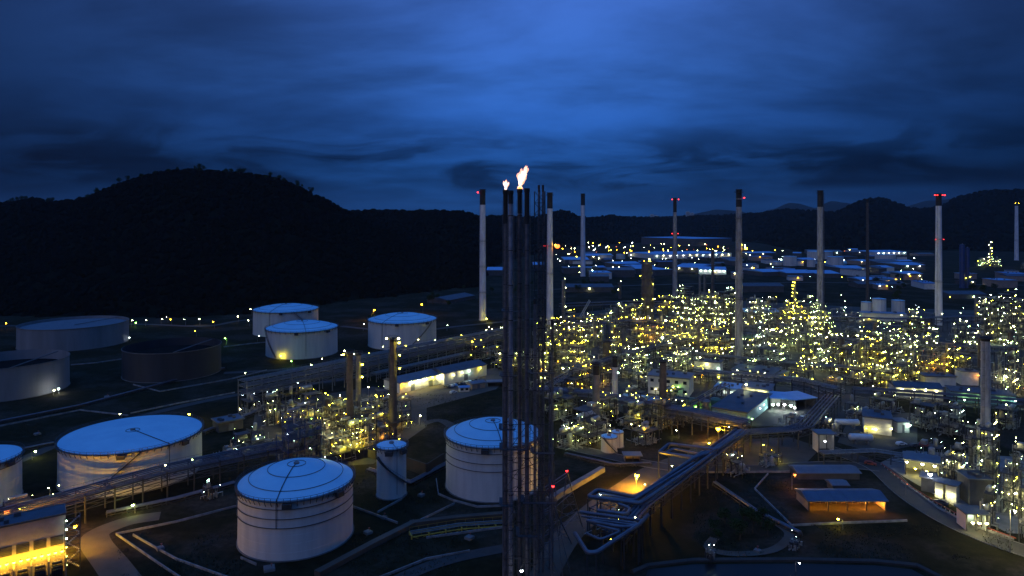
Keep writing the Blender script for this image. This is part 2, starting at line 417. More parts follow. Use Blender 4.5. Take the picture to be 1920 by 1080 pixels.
hill('mountain', skyD, [(1100, 8000), (2200, 8000)], [(1100, 11000), (2200, 10500)], M['far'], 1130, 2200, 110, 14, 40.0)

# ------------------------------------------------------------------ storage tanks
def tank(pl, pr, base, rim, label, dome=0.0, style='dome', wall='tank_wall', group='storage tanks', rings=(), stair=None, rail=0, legs=False, riser=None, cat='tank'):
    tl, tr = math.atan((pl - 960) / F), math.atan((pr - 960) / F)
    th, hf = (tl + tr) / 2, (tr - tl) / 2
    k = math.sin(hf)                                   # r / D
    Yf = F * CH / (base - HZ)                          # depth of the nearest foot point
    D = Yf / math.cos(th) / (1 - k); r = D * k
    X, Y = D * math.sin(th), D * math.cos(th)
    h = CH - (rim - HZ) * Yf / F
    fc = math.atan2(-Y, -X)                            # bearing towards the camera
    dome *= .74 if style == 'dome' else 1
    t = thing('storage_tank', label, cat, (X, Y, 0), 0, group)
    n = 72 if r > 8 else 32
    b = MB(); prof = []; nc = max(3, int(h / 2.4))
    for i in range(nc):                                # plate courses, each stepping in 8 mm
        rr = r - .02 * i; prof += [(rr, h * i / nc), (rr, h * (i + 1) / nc - .06), (rr - .05, h * (i + 1) / nc - .03)]
    prof += [(r - .02 * nc, h)]
    b.lathe(prof, n, cap=False)
    obj('shell', b, M[wall], t, True)
    fb = MB(); fb.lathe([(r + .35, .02), (r + .35, .3), (r - .1, .31)], n, cap=False); obj('foundation_ring', fb, M['conc'], t)
    if style == 'open':
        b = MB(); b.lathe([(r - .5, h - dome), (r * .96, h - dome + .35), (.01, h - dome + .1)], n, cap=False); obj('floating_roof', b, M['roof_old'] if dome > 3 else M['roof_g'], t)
        b = MB(); b.path([(r * .9 * math.cos(fc + 2), r * .9 * math.sin(fc + 2), h), (0, 0, h - dome + .4)], .35, 4); obj('roof_ladder', b, M['steel_lt'], t)
    else:
        b = MB(); m_ = 8
        if style == 'dome': pr_ = [(r * math.cos(PI / 2 * i / m_) if i < m_ else .01, h + dome * math.sin(PI / 2 * i / m_) ** 1.15) for i in range(m_ + 1)]
        else: pr_ = [(r, h), (r * .6, h + dome * .42), (.01, h + dome)]
        if style == 'dome': pr_ = [(r * (1 - i / m_) + .01 * (i == m_), h + dome * (1 - (1 - i / m_) ** 2)) for i in range(m_ + 1)]
        b.lathe(pr_, n, cap=False); obj('roof', b, M['tank_roof'], t, True)
        def zr(q): return h + (dome * (1 - (q / r) ** 2) if style == 'dome' else dome * (1 - q / r)) + .12
        if legs or style == 'dome':
            for q in ((.16, .5, .82) if style == 'dome' else (.10,)):
                b = MB(); b.path([(r * q * math.cos(a * PI / 24), r * q * math.sin(a * PI / 24), zr(r * q)) for a in range(48)], .09 if r > 8 else .05, 4, True)
                obj('roof_pipe', b, M['steel'], t)
        ra = riser if riser is not None else .35
        b = MB(); b.path([(r * q * math.cos(fc + ra), r * q * math.sin(fc + ra), zr(r * q) + .1) for q in (.0001, .25, .5, .75, 1.0)] + [((r + .25) * math.cos(fc + ra), (r + .25) * math.sin(fc + ra), h - .2), ((r + .25) * math.cos(fc + ra), (r + .25) * math.sin(fc + ra), h * (.55 if rings else .1))], .13 if r > 8 else .08, 5)
        obj('riser_pipe', b, M['steel'], t)
        b = MB(); b.lathe([(.9, zr(0) - .3), (.9, zr(0) + .3), (.3, zr(0) + .6)], 12); obj('roof_vent', b, M['steel_lt'], t)
    # curb angle on the rim
    b = MB(); b.lathe([(r + .02, h - .5), (r + .22, h - .5), (r + .22, h - .15), (r + .02, h - .15)], n, cap=False); obj('wind_girder', b, M['steel'] if rail else M['steel_lt'], t)
    for q in rings:
        b = MB(); b.path([((r + .2) * math.cos(2 * PI * a / 72), (r + .2) * math.sin(2 * PI * a / 72), h * q) for a in range(72)], .12, 4, True)
        obj('spray_ring', b, M['steel'], t)
    if rail:
        b = MB(); np_ = rail
        for zz_ in (.55, 1.1): b.path([((r + .75) * math.cos(2 * PI * a / 72), (r + .75) * math.sin(2 * PI * a / 72), h - .1 + zz_) for a in range(72)], .07, 3, True)
        for a in range(np_):
            an = 2 * PI * a / np_; ca, sa = math.cos(an), math.sin(an)
            b.bar(((r + .75) * ca, (r + .75) * sa, h - .1), ((r + .75) * ca, (r + .75) * sa, h + 1.0), .08, 3)
            b.bar(((r + .1) * ca, (r + .1) * sa, h - 1.6), ((r + .8) * ca, (r + .8) * sa, h - .2), .13, 3)
        obj('railing', b, M['steel'], t, kind='stuff')
        b = MB(); b.lathe([(r + .05, h - .2), (r + .85, h - .2), (r + .85, h - .1), (r + .05, h - .1)], n, cap=False); obj('walkway', b, M['steel'], t)
        for da in (-.15, .75):
            b = MB(); a = fc + da; b.box(((r + 1) * math.cos(a), (r + 1) * math.sin(a), h - 1.2), (1.2, 2.6, 1.5), a); obj('foam_box', b, M['steel'], t)
    if stair:
        a0, a1, z0, z1 = stair; b = MB(); ns = 30
        for rr in (r + .15, r + 1.05):
            b.path([(rr * math.cos(fc + a0 + (a1 - a0) * i / ns), rr * math.sin(fc + a0 + (a1 - a0) * i / ns), (z0 + (z1 - z0) * i / ns) * h) for i in range(ns + 1)], .14, 4)
        b.path([((r + 1.05) * math.cos(fc + a0 + (a1 - a0) * i / ns), (r + 1.05) * math.sin(fc + a0 + (a1 - a0) * i / ns), (z0 + (z1 - z0) * i / ns) * h + 1.1) for i in range(ns + 1)], .05, 3)
        for i in range(ns * 2 + 1):
            a = fc + a0 + (a1 - a0) * i / ns / 2; z = (z0 + (z1 - z0) * i / ns / 2) * h
            b.box(((r + .6) * math.cos(a), (r + .6) * math.sin(a), z), (.95, .35, .06), a)
            if i % 4 == 0: b.bar(((r + 1.05) * math.cos(a), (r + 1.05) * math.sin(a), z), ((r + 1.05) * math.cos(a), (r + 1.05) * math.sin(a), z + 1.1), .04, 3)
        obj('stairway', b, M['steel'], t, kind='stuff')
    return t, r, h
M['tank_light'] = mat('tank_light', (.27, .26, .26), (.19, .185, .185), .6, 0, .12, 6, 0, (1, 1, .12))
tank(30, 242, 658, 616, 'wide grey open-topped tank farthest back at the foot of the big hill', 2.5, 'open', 'tank_light')
tank(-110, 131, 752, 690, 'pale open-topped tank with black interior and lit footing cut by the left edge', 6.0, 'open', 'tank_light')
tank(228, 415, 716, 661, 'unlit dark grey open-topped tank between the two groups of pale tanks', 5.5, 'open', 'tank_grey')
tank(474, 597, 632, 586, 'domed blue-roofed tank half hidden behind another domed tank', 5.6, rail=40, stair=(.9, .2, .2, 1), riser=-.5)
tank(498, 633, 674, 623, 'domed blue-roofed tank in front of its near twin below the dark hill', 6.2, rail=40, stair=(-1.35, -.75, 1, .05), riser=.1)
tank(690, 818, 657, 607, 'domed blue-roofed tank with diagonal stair standing behind the long pipe rack', 6.2, rail=40, stair=(.95, .12, .95, .02), riser=-.6)
tank(107, 379, 927, 847, 'very wide white tank with nearly flat blue roof and straight dark stairway', 1.2, 'cone', rail=64, stair=(.12, -.60, 1.0, 0.0), legs=True, riser=.5)
tank(-150, 42, 966, 880, 'orange-lit tank cut off by the left edge above the bright yellow bays', 1.2, 'cone', rail=50, legs=True, riser=.5, rings=(.85,))
tank(445, 662, 1051, 938, 'big domed blue-roofed tank nearest the camera with three dark pipe rings', 6.6, rail=60, rings=(.86, .70, .55), riser=-.33)
tank(706, 762, 938, 843, 'slim upright white tank with dark stairway winding round its shell', .7, 'cone', rail=24, stair=(-1.0, 1.05, .83, .28), legs=True)
tank(836, 1012, 943, 840, 'domed blue-roofed tank standing directly behind the tall flare stacks', 6.0, rail=54, rings=(.88, .70, .56), riser=.2)
tank(1127, 1157, 851, 822, 'small white tank with sloping stair beside an even smaller one', .3, 'cone', group='small tanks', stair=(-.6, .8, 1, .1))
tank(1147, 1169, 841, 812, 'smallest white tank half hidden behind another small tank', .3, 'cone', group='small tanks')
for i, (a, b_, c, d, dm) in enumerate([(1614, 1635, 596, 567, .6), (1635, 1662, 598, 561, .8), (1671, 1697, 592, 564, .8)]):
    tank(a, b_, c, d, ['pale tank behind the left end of the low blue-roofed block', 'rounded pale tank rising behind the middle of the low blue-roofed block', 'tall plain white tank at the right end of the low blue-roofed block'][i], dm, 'cone', group='pale tanks by the blue-roofed block')
FT = [(1468, 1494, 499, 481), (1448, 1468, 498, 491), (1513, 1531, 501, 487), (1550, 1582, 504, 482), (1513, 1562, 486, 472), (1418, 1432, 516, 508), (1155, 1172, 486, 477), (1122, 1148, 488, 478), (1476, 1530, 518, 510), (1640, 1680, 492, 478)]
for a, b_, c, d in FT:
    tank(a, b_, c, d, 'distant bluish tank among the warehouses below the hills', .8, 'cone', group='distant tanks below the hills')
for a, c in ((1552, 500), (1567, 501), (1583, 500), (1528, 499)):
    X, Y = gp(a, c); r = 5.5
    t = thing('gas_sphere', 'small distant gas sphere with a lamp on its crown', 'tank', (X, Y, 0), 0, 'distant gas spheres')
    b = MB(); b.ball((0, 0, r + 2), r, 16, 10); obj('shell', b, M['tank_roof'], t, True)
    b = MB()
    for k in range(6): b.bar((r * .9 * math.cos(k), r * .9 * math.sin(k), 0), (r * .9 * math.cos(k), r * .9 * math.sin(k), r + 2), .3)
    obj('legs', b, M['steel'], t, kind='stuff'); lamp(t, (0, 0, 2 * r + 3), 'c', .7)

# ------------------------------------------------------------------ chimneys
def chimney(px, pyb, pyt, wb_, wt_, blk, label, m='chim', bands=(), reds=(), side=False, tip='chim_bk', Yo=None, z0=0.0, rings=0, group='tall chimneys'):
    X, Y = gp(px, pyb, z0)
    H = zat(pyt, Y) - z0; rb, rt = wb_ / 2 * Y / F, wt_ / 2 * Y / F
    t = thing('chimney', label, 'chimney', (X, Y, z0), 0, group)
    zb = zat(blk, Y) - z0
    rr = lambda z: rb + (rt - rb) * min(1, z / H)
    b = MB(); b.lathe([(rr(0) * 1.08, 0), (rr(0) * 1.08, 1.2), (rr(0), 1.3)] + [(rr(zb * i / 8), zb * i / 8) for i in range(1, 9)], 20, cap=False); obj('shaft', b, M[m], t, True)
    b = MB(); b.lathe([(rr(zb) + .03, zb), (rt + .03, H - .6), (rt * 1.25, H - .5), (rt * 1.25, H), (rt * .7, H), (rt * .7, H - 3), (.01, H - 3)], 20, cap=False); obj('tip', b, M[tip], t, True)
    pl = MB(); zc = H - (H - zb) * .18
    for zq in [zc] + [zat(q, Y) - z0 for q in bands]:
        b = MB(); b.lathe([(rr(zq), zq - .2), (rr(zq) + 1.0, zq - .2), (rr(zq) + 1.0, zq + .0), (rr(zq), zq)], 16, cap=False)
        b.path([((rr(zq) + .95) * math.cos(k * PI / 8), (rr(zq) + .95) * math.sin(k * PI / 8), zq + 1.1) for k in range(16)], .07, 3, True)
        for k in range(16): b.bar(((rr(zq) + .95) * math.cos(k * PI / 8), (rr(zq) + .95) * math.sin(k * PI / 8), zq), ((rr(zq) + .95) * math.cos(k * PI / 8), (rr(zq) + .95) * math.sin(k * PI / 8), zq + 1.1), .06, 3)
        obj('platform', b, M['steel'], t)
    for k in range(rings):
        zq = H * (k + .5) / rings; b = MB(); b.lathe([(rr(zq), zq - .25), (rr(zq) + .12, zq - .2), (rr(zq) + .12, zq + .2), (rr(zq), zq + .25)], 20, cap=False); obj('stiffening_ring', b, M[m], t)
    b = MB(); sx = .7 if side else -.9          # caged ladder
    a = -PI / 2 + sx
    for k in (-.25, .25):
        b.path([((rr(z) + .45) * math.cos(a) + k, (rr(z) + .45) * math.sin(a), z) for z in (1, H * .5, zc)], .06, 3)
    z = 2.0
    while z < zc:
        b.path([((rr(z) + .4 + .5 * math.sin(q)) * math.cos(a) + .5 * math.cos(q), (rr(z) + .4 + .5 * math.sin(q)) * math.sin(a), z) for q in (0, .8, 1.6, 2.4, 3.1)], .05, 3); z += 3.0
    obj('ladder', b, M['steel'], t, kind='stuff')
    if side:
        b = MB(); b.path([(rb + .9, -.3, 1), (rt + .9, -.3, H - 2)], .32, 6); obj('side_pipe', b, M['clad'], t)
    for py_, dxs, k, s in reds:
        for d in dxs: lamp(t, (d * (rr(0) + .2) , -.5 - rr(0) * .3, zat(py_, Y) - z0), k, s)
    return t
chimney(905, 600, 355, 13, 10, 384, 'white chimney left of the flare stacks with a red lamp at its black tip', bands=(452, 500, 548), reds=((361, (-1.3,), 'r', .8),))
chimney(1031, 612, 361, 13, 10, 391, 'white chimney just right of the flares with an orange glare halfway up', bands=(461, 513), reds=((461, (-1.4,), 'r', .9), (462, (2.0,), 'o', 2.6), (459, (1.5,), 'a', .9)))
chimney(1093, 518, 363, 9.5, 7.5, 385, 'distant white chimney standing by a flat blue-edged roof', bands=(461,))
chimney(1265.5, 557, 371, 9, 6, 398, 'slender grey chimney with pairs of red lamps at tip and middle', 'chim_gr', bands=(438,), reds=((374, (-1.2, 1.3), 'r', .7), (438, (-1.2, 1.2), 'r', .6)))
chimney(1385.5, 682, 355, 15, 10, 388, 'tallest grey weathered chimney with yellow lamp at mid height', 'chim_gr', bands=(410, 470, 560), reds=((371, (1.1,), 'r', .5), (466, (1.5,), 'a', .9)), side=False, rings=9)
chimney(1538, 578, 357, 12, 10, 388, 'grey chimney with a separate pipe running up its right side', 'chim_gr', bands=(490,), side=True)
chimney(1626.5, 562, 374, 6, 4.5, 380, 'thin unlit brown chimney in front of the pointed hill', 'chim_br')
chimney(1760, 609, 363, 13, 9.5, 386, 'white chimney crowned by a ring of bright red lamps', bands=(449, 528), reds=((366, (-1.3, -.6, .1, .8, 1.4), 'r', .62), (449, (-1.1, 0, 1.1), 'r', .4)))
chimney(1906, 488, 381, 7, 5, 386, 'distant pale chimney by the right edge with two small orange lamps', bands=(450,), reds=((381, (-.8, .8), 'a', .55),))
chimney(737, 838, 634, 17, 13, 640, 'tallest dark stack of the yellow-lit unit beside the workshop', 'chim_br', group='stacks of the left process unit', reds=((634, (-1.2, 1.2), 'w', .42), (642, (1.3,), 'y', .5), (665, (1.4,), 'y', .4), (690, (1.4,), 'y', .35)), bands=(790,))
chimney(656, 815, 660, 14, 11, 664, 'dark stack in the middle of the yellow-lit left unit', 'chim_br', group='stacks of the left process unit', reds=((657, (-1.2,), 'w', .35), (664, (-1.4,), 'y', .4)), bands=(780,))
chimney(672, 775, 662, 11, 9, 666, 'shorter grey stack behind two dark stacks of the left unit', 'conc', group='stacks of the left process unit', reds=((663, (-1.2,), 'w', .3), (683, (1.3,), 'y', .45), (706, (1.3,), 'y', .45)))
chimney(1118, 800, 680, 15, 12, 702, 'black-tipped short stack beside the loading of the central pipe racks', 'conc', group='short stacks')
chimney(1153, 775, 668, 13, 9, 688, 'black-tipped short pale stack just right of another short stack', 'wall_w', group='short stacks')
chimney(1243, 790, 675, 16, 12, 680, 'brown short stack with orange-lit foot in front of the white plant house', 'chim_br', group='short stacks')
chimney(1138, 690, 640, 17, 16, 642, 'stubby brown stack below the pair of blue vessels', 'chim_br', group='short stacks')
chimney(1848, 905, 632, 17.5, 15, 640, 'stout ribbed grey stack rising from the white-lit heater at the right', 'chim_gr', group='short stacks', rings=16, bands=(800,))

# ------------------------------------------------------------------ flare stacks and derrick
FY = 189.0
def flare(px, w, pyt, label, blk, m='steel', dY=0.0, lower=None):
    Y = FY + dY; X = xat(px, Y); H = zat(pyt, Y); r = w / 2 * Y / F
    t = thing('flare_stack', label, 'flare stack', (X, Y, 0), 0, 'flare stacks')
    zb = zat(blk, Y)
    b = MB(); b.lathe([(r * .92, 0), (r * .92, zb)], 14); obj('pipe', b, M[m], t, True)
    b = MB(); b.lathe([(r * 1.02, zb), (r * 1.02, H - 1.2), (r * 1.2, H - 1.0), (r * 1.2, H), (r * .8, H), (r * .8, H - 1)], 14); obj('tip', b, M['chim_bk'], t, True)
    z = 6.0; 
    while z < zb:
        b = MB(); b.lathe([(r * .92, z - .12), (r * 1.12, z - .12), (r * 1.12, z + .12), (r * .92, z + .12)], 14, cap=False); obj('flange', b, M['steel'], t); z += 9.5
    b = MB(); b.path([(r * 1.3, -.3, 1), (r * 1.3, -.3, H - 1.5)], .09, 4); b.path([(-r * 1.3, -.2, 1), (-r * 1.3, -.2, H - 3)], .06, 4); obj('pilot_line', b, M['steel_lt'], t)
    return t, H, r
M['flarepipe'] = mat('flarepipe', (.17, .155, .165), (.09, .08, .085), .5, .2, .6)
M['flarepale'] = mat('flarepale', (.34, .31, .33), (.20, .185, .19), .5, .1, .6)
f1 = flare(948, 9, 356, 'leftmost flare stack carrying the small pale flame', 420, 'flarepipe')
f2 = flare(957.5, 9, 357, 'pale flare stack with black tip between the two burning ones', 382, 'flarepale', -3)
f3 = flare(974.5, 8.5, 354, 'flare stack carrying the tall leaning flame', 400, 'flarepipe', 2)
f4 = flare(988, 9, 353, 'unlit dark flare stack right of the tall flame', 420, 'flarepipe', -2)
f5 = flare(1010.5, 3.6, 347, 'thin left pipe of the twin vent pipes rising above the flares', 360, 'flarepipe', 4)
f6 = flare(1018, 3.6, 347, 'thin right pipe of the twin vent pipes rising above the flares', 360, 'flarepipe', 4)
flare(1035, 4, 600, 'thin short pipe on the right side of the derrick', 610, 'flarepipe', 6)
flare(1003, 5, 560, 'slim short pipe left of the thin pipe on the derrick', 570, 'flarepipe', -3)
def flame_mat(name, c1, c2, s, z0, z1):
    m = bpy.data.materials.new(name); m.use_nodes = True; nt = m.node_tree; b = nt.nodes['Principled BSDF']
    g = nt.nodes.new('ShaderNodeNewGeometry'); sp = nt.nodes.new('ShaderNodeSeparateXYZ'); nt.links.new(g.outputs['Position'], sp.inputs[0])
    n = nt.nodes.new('ShaderNodeTexNoise'); n.inputs['Scale'].default_value = 1.6; n.inputs['Detail'].default_value = 4
    nt.links.new(g.outputs['Position'], n.inputs['Vector'])
    r = nt.nodes.new('ShaderNodeMapRange'); r.inputs[1].default_value = z0; r.inputs[2].default_value = z1; nt.links.new(sp.outputs[2], r.inputs[0])
    ad = nt.nodes.new('ShaderNodeMath'); ad.operation = 'MULTIPLY_ADD'; nt.links.new(n.outputs[0], ad.inputs[0]); ad.inputs[1].default_value = .5; 
    sb = nt.nodes.new('ShaderNodeMath'); sb.operation = 'SUBTRACT'; nt.links.new(r.outputs[0], sb.inputs[0]); sb.inputs[1].default_value = .25
    nt.links.new(sb.outputs[0], ad.inputs[2])
    rp = nt.nodes.new('ShaderNodeValToRGB'); nt.links.new(ad.outputs[0], rp.inputs[0])
    e = rp.color_ramp.elements; e[0].position = 0.0; e[0].color = (*c1, 1); e[1].position = .22; e[1].color = (*c2, 1)
    q = e.new(.8); q.color = (1, .62, .50, 1); q = e.new(1.0); q.color = (.9, .32, .16, 1)
    nt.links.new(rp.outputs[0], b.inputs['Emission Color']); b.inputs['Emission Strength'].default_value = s; b.inputs['Base Color'].default_value = (.1, .1, .1, 1)
    return m
def flame(parent, H, lobes, seed, m):
    b = MB()
    for (x, y, z, r, ln, lx) in lobes:
        n0 = len(b.v); N = 14; prof = []
        for i in range(N + 1):
            q = i / N; prof.append((max(.01, r * (math.sin(PI * min(1, q * 1.05 + .02)) ** .8) * (1.15 - .55 * q)), ln * q))
        b.lathe(prof, 14, (x, y, H + z), cap=False)
        for k in range(n0, len(b.v)):
            vx, vy, vz = b.v[k]; q = (vz - H - z) / max(ln, .1)
            d = Vector((vx, vy, vz * .8)) * 1.5 + Vector((seed, 0, 0))
            w = (.25 + q) * r * .75
            w2 = (.2 + q) * r * .35
            b.v[k] = (vx + lx * q + mnoise.noise(d) * w + mnoise.noise(d * 3.1) * w2, vy + mnoise.noise(d + Vector((9, 3, 1))) * w, vz + mnoise.noise(d * 1.4 + Vector((4, 7, 1))) * w * 1.1 + mnoise.noise(d * 3.3) * w2)
    return obj('flame', b, m, parent, True)
fm1 = flame_mat('flame_small', (1, .55, .35), (1, .80, .84), 2.2, f1[1], f1[1] + 2.6)
fm3 = flame_mat('flame_tall', (1, .42, .05), (1, .80, .68), 2.4, f3[1], f3[1] + 6.6)
fe = glowmat('flame_edge', (1.0, .40, .20), 1.5)
flame(f1[0], f1[1] - .2, [(0, 0, 0, .40, 1.4, 0), (-.1, 0, .8, .38, 1.8, -.45), (.15, 0, .7, .32, 1.8, .75), (.05, 0, .8, .34, 2.2, .05)], 2.0, fm1)
flame(f1[0], f1[1] - .2, [(.2, .1, .7, .32, 1.7, .95), (-.2, .1, 1.2, .26, 1.6, -.5), (.1, .2, 1.6, .26, 1.6, .2)], 3.0, fe)
flame(f3[0], f3[1] - .2, [(0, 0, -.1, .62, 1.3, .05), (.0, 0, .9, .62, 3.2, .5), (.3, 0, 2.2, .85, 3.2, 1.0), (.0, .1, 2.1, .62, 2.6, .1), (1.1, 0, 4.0, .62, 2.4, .8), (.7, 0, 3.1, .66, 3.0, .9)], 5.0, fm3)
flame(f3[0], f3[1] - .2, [(.5, .3, 1.2, .62, 2.6, 1.2), (-.3, .2, 2.6, .5, 2.4, -.1), (1.6, 0, 4.4, .42, 1.9, .9), (.2, .2, 3.6, .5, 2.4, .3), (.9, .3, 2.6, .5, 2.2, 1.2), (0, .2, -.2, .75, 1.0, 0), (1.3, .2, 5.2, .3, 1.6, .4)], 8.0, fe)

dt = thing('flare_derrick', 'tall dark lattice derrick holding the bundle of flare pipes upright', 'derrick', (0, FY, 0))
xl, xr = xat(944, FY), xat(1032, FY)
legs = [(xl, -6), (xr, -6), (xr, 6), (xl, 6)]
HT = 63.0
for (x, y) in legs:
    b = MB(); b.bar((x, y, 0), (x, y, HT), .17, 6); obj('leg', b, M['flarepipe'], dt)
b = MB(); z = 0.0; st = 9.0
while z < HT - .1:
    for i in range(4):
        (x0, y0), (x1, y1) = legs[i], legs[(i + 1) % 4]
        b.bar((x0, y0, z + st), (x1, y1, z + st), .09); b.bar((x0, y0, z), ((x0 + x1) / 2, (y0 + y1) / 2, z + st), .07); b.bar((x1, y1, z), ((x0 + x1) / 2, (y0 + y1) / 2, z + st), .07)
    z += st
z = 0.0
while z < HT - 24:
    for i in range(4):
        (x0, y0), (x1, y1) = legs[i], legs[(i + 1) % 4]
        b.bar((x0, y0, z), (x1, y1, z + 4.5), .05, 3); b.bar((x1, y1, z), (x0, y0, z + 4.5), .05, 3)
    z += 4.5
obj('bracing', b, M['steel'], dt, kind='stuff')
b = MB()                                          # slim upper mast round the twin vents and along the flares
mx0, mx1 = xat(1003, FY), xat(1023, FY)
for (x, y) in ((mx0, 2), (mx1, 2), (mx1, 5.5), (mx0, 5.5)):
    b.bar((x, y, HT), (x, y, zat(358, FY)), .11)
z = HT
while z < zat(362, FY):
    for y in (2, 5.5):
        b.bar((mx0, y, z), (mx1, y, z), .08); b.bar((mx0, y, z), (mx1, y, z + 3.2), .06); b.bar((mx1, y, z), (mx0, y, z + 3.2), .06)
    for x in (mx0, mx1): b.bar((x, 2, z), (x, 5.5, z + 3.2), .06)
    z += 3.2
obj('upper_mast', b, M['steel'], dt, kind='stuff')
b = MB()                                          # ladder mast beside the pale stack
z = zat(545, FY); xm = xat(951, FY)
while z < zat(420, FY):
    b.bar((xm - .5, -2, z), (xm + .9, -2, z + 1.4), .09); b.bar((xm - .5, -2, z), (xm + .9, -2, z), .09); z += 1.4
b.bar((xm - .5, -2, zat(545, FY)), (xm - .5, -2, zat(418, FY)), .1); b.bar((xm + .9, -2, zat(545, FY)), (xm + .9, -2, zat(418, FY)), .1)
obj('ladder_mast', b, M['steel_lt'], dt, kind='stuff')
for py_ in (450, 508, 560, 615):                  # upper guides tie the pipes together
    b = MB(); zq = zat(py_, FY); b.box(((xl + mx1) / 2, 0, zq), (mx1 - xl, .25, .18)); b.box(((xl + mx1) / 2, 4.5, zq), (mx1 - xl, .25, .18))
    for x in (xl, mx0, mx1): b.box((x, 2.2, zq), (.2, 5, .18))
    obj('guide_frame', b, M['steel'], dt)
for py_, fa, fb_ in ((578, .0, .45), (690, .55, 1.05), (695, -.05, .3), (792, -.06, .25), (828, -.05, .5), (835, .6, 1.06), (925, .4, 1.08), (930, -.05, .2), (985, .3, .7)):
    zq = zat(py_, FY); b = MB(); xa, xb = xl + (xr - xl) * fa, xl + (xr - xl) * fb_
    b.box(((xa + xb) / 2, -6.5, zq), (xb - xa, 1.1, .12)); b.box((xa, -3.5, zq), (.9, 5, .12))
    for q in (.6, 1.1): b.bar((xa, -7.0, zq + q), (xb, -7.0, zq + q), .04, 3)
    for k in range(5):
        x = xa + (xb - xa) * k / 4; b.bar((x, -7.0, zq), (x, -7.0, zq + 1.1), .05, 3)
    obj('platform', b, M['steel'], dt)
b = MB()
for (px0, py0, px1, py1) in ((1030, 860, 1056, 1090), (1030, 760, 1044, 960), (1034, 930, 1070, 1075), (1010, 1000, 1052, 1085)):
    for dy in (-7, -5): b.bar((xat(px0, FY + dy), dy, zat(py0, FY + dy)), (xat(px1, FY + dy), dy, max(0, zat(py1, FY + dy))), .1, 4)
    for q in range(9):
        u, w_ = q / 9, (q + 1) / 9
        A_ = [xat(px0, FY), zat(py0, FY)]; B_ = [xat(px1, FY), max(0, zat(py1, FY))]
        b.bar((A_[0] + (B_[0] - A_[0]) * u, -7, A_[1] + (B_[1] - A_[1]) * u), (A_[0] + (B_[0] - A_[0]) * w_, -5, A_[1] + (B_[1] - A_[1]) * w_), .06, 3)
obj('foot_braces', b, M['flarepipe'], dt, kind='stuff')
ladd = MB(); z = 0
while z < HT: ladd.bar((xl + 1.4, -6.2, z), (xl + 2.0, -6.2, z), .04, 3); z += .6
for x in (xl + 1.4, xl + 2.0): ladd.bar((x, -6.2, 0), (x, -6.2, HT), .06, 3)
obj('ladder', ladd, M['steel_lt'], dt, kind='stuff')
lamp(dt, (xr + .3, -7, zat(912, FY - 7)), 'r', .38)
lamp(dt, (xat(978, FY - 9), -8.5, zat(1072, FY - 9)), 'c', .4)

wt_ = thing('winch_frame', 'splayed lattice frame with a red lamp leaning beside the derrick foot', 'frame', (0, 0, 0))
def p3(px, py, Y): return (xat(px, Y), Y, zat(py, Y))
A, B = p3(1021, 914, 199), p3(1063, 886, 210)
b = MB()
feet = [(*gp(1003, 1052), 0), (*gp(1072, 1020), 0), (*gp(1048, 1006), 0), (*gp(1092, 988), 0)]
for top, (i, j) in ((A, (0, 1)), (B, (2, 3))):
    for k in (i, j):
        b.bar(top, feet[k], .20, 5)
        for q in range(1, 7): 
            u = Vector(top).lerp(Vector(feet[k]), q / 7); w = Vector(top).lerp(Vector(feet[j if k == i else i]), (q - .5) / 7)
            b.bar(u, w, .08)
b.bar(A, B, .16, 5); b.bar(Vector(A) + Vector((0, 0, -1)), Vector(B) + Vector((0, 0, -1)), .1)
for i, j in ((0, 2), (1, 3), (0, 1), (2, 3)):
    for q in (.35, .7):
        ta, tb = (A if i < 2 else B), (A if j < 2 else B)
        b.bar(Vector(ta).lerp(Vector(feet[i]), q), Vector(tb).lerp(Vector(feet[j]), q), .1)
    b.bar(Vector(A if i < 2 else B).lerp(Vector(feet[i]), .35), Vector(A if j < 2 else B).lerp(Vector(feet[j]), .95), .07)
obj('lattice', b, M['flarepipe'], wt_)
lamp(wt_, (B[0], B[1], B[2] + .5), 'r', .36)
bb = MB(); pts = [Vector((*gp(1028, 945), .4)), Vector((*gp(1130, 885), .4))]
bb.box(((pts[0] + pts[1]) / 2)[:2] + (1.2,), ((pts[1] - pts[0]).length, 2.2, 1.9), math.atan2((pts[1] - pts[0]).y, (pts[1] - pts[0]).x))
tag(obj('culvert_wall', bb, M['conc']), 'long straight concrete wall behind the derrick beside the dirt road', 'wall')

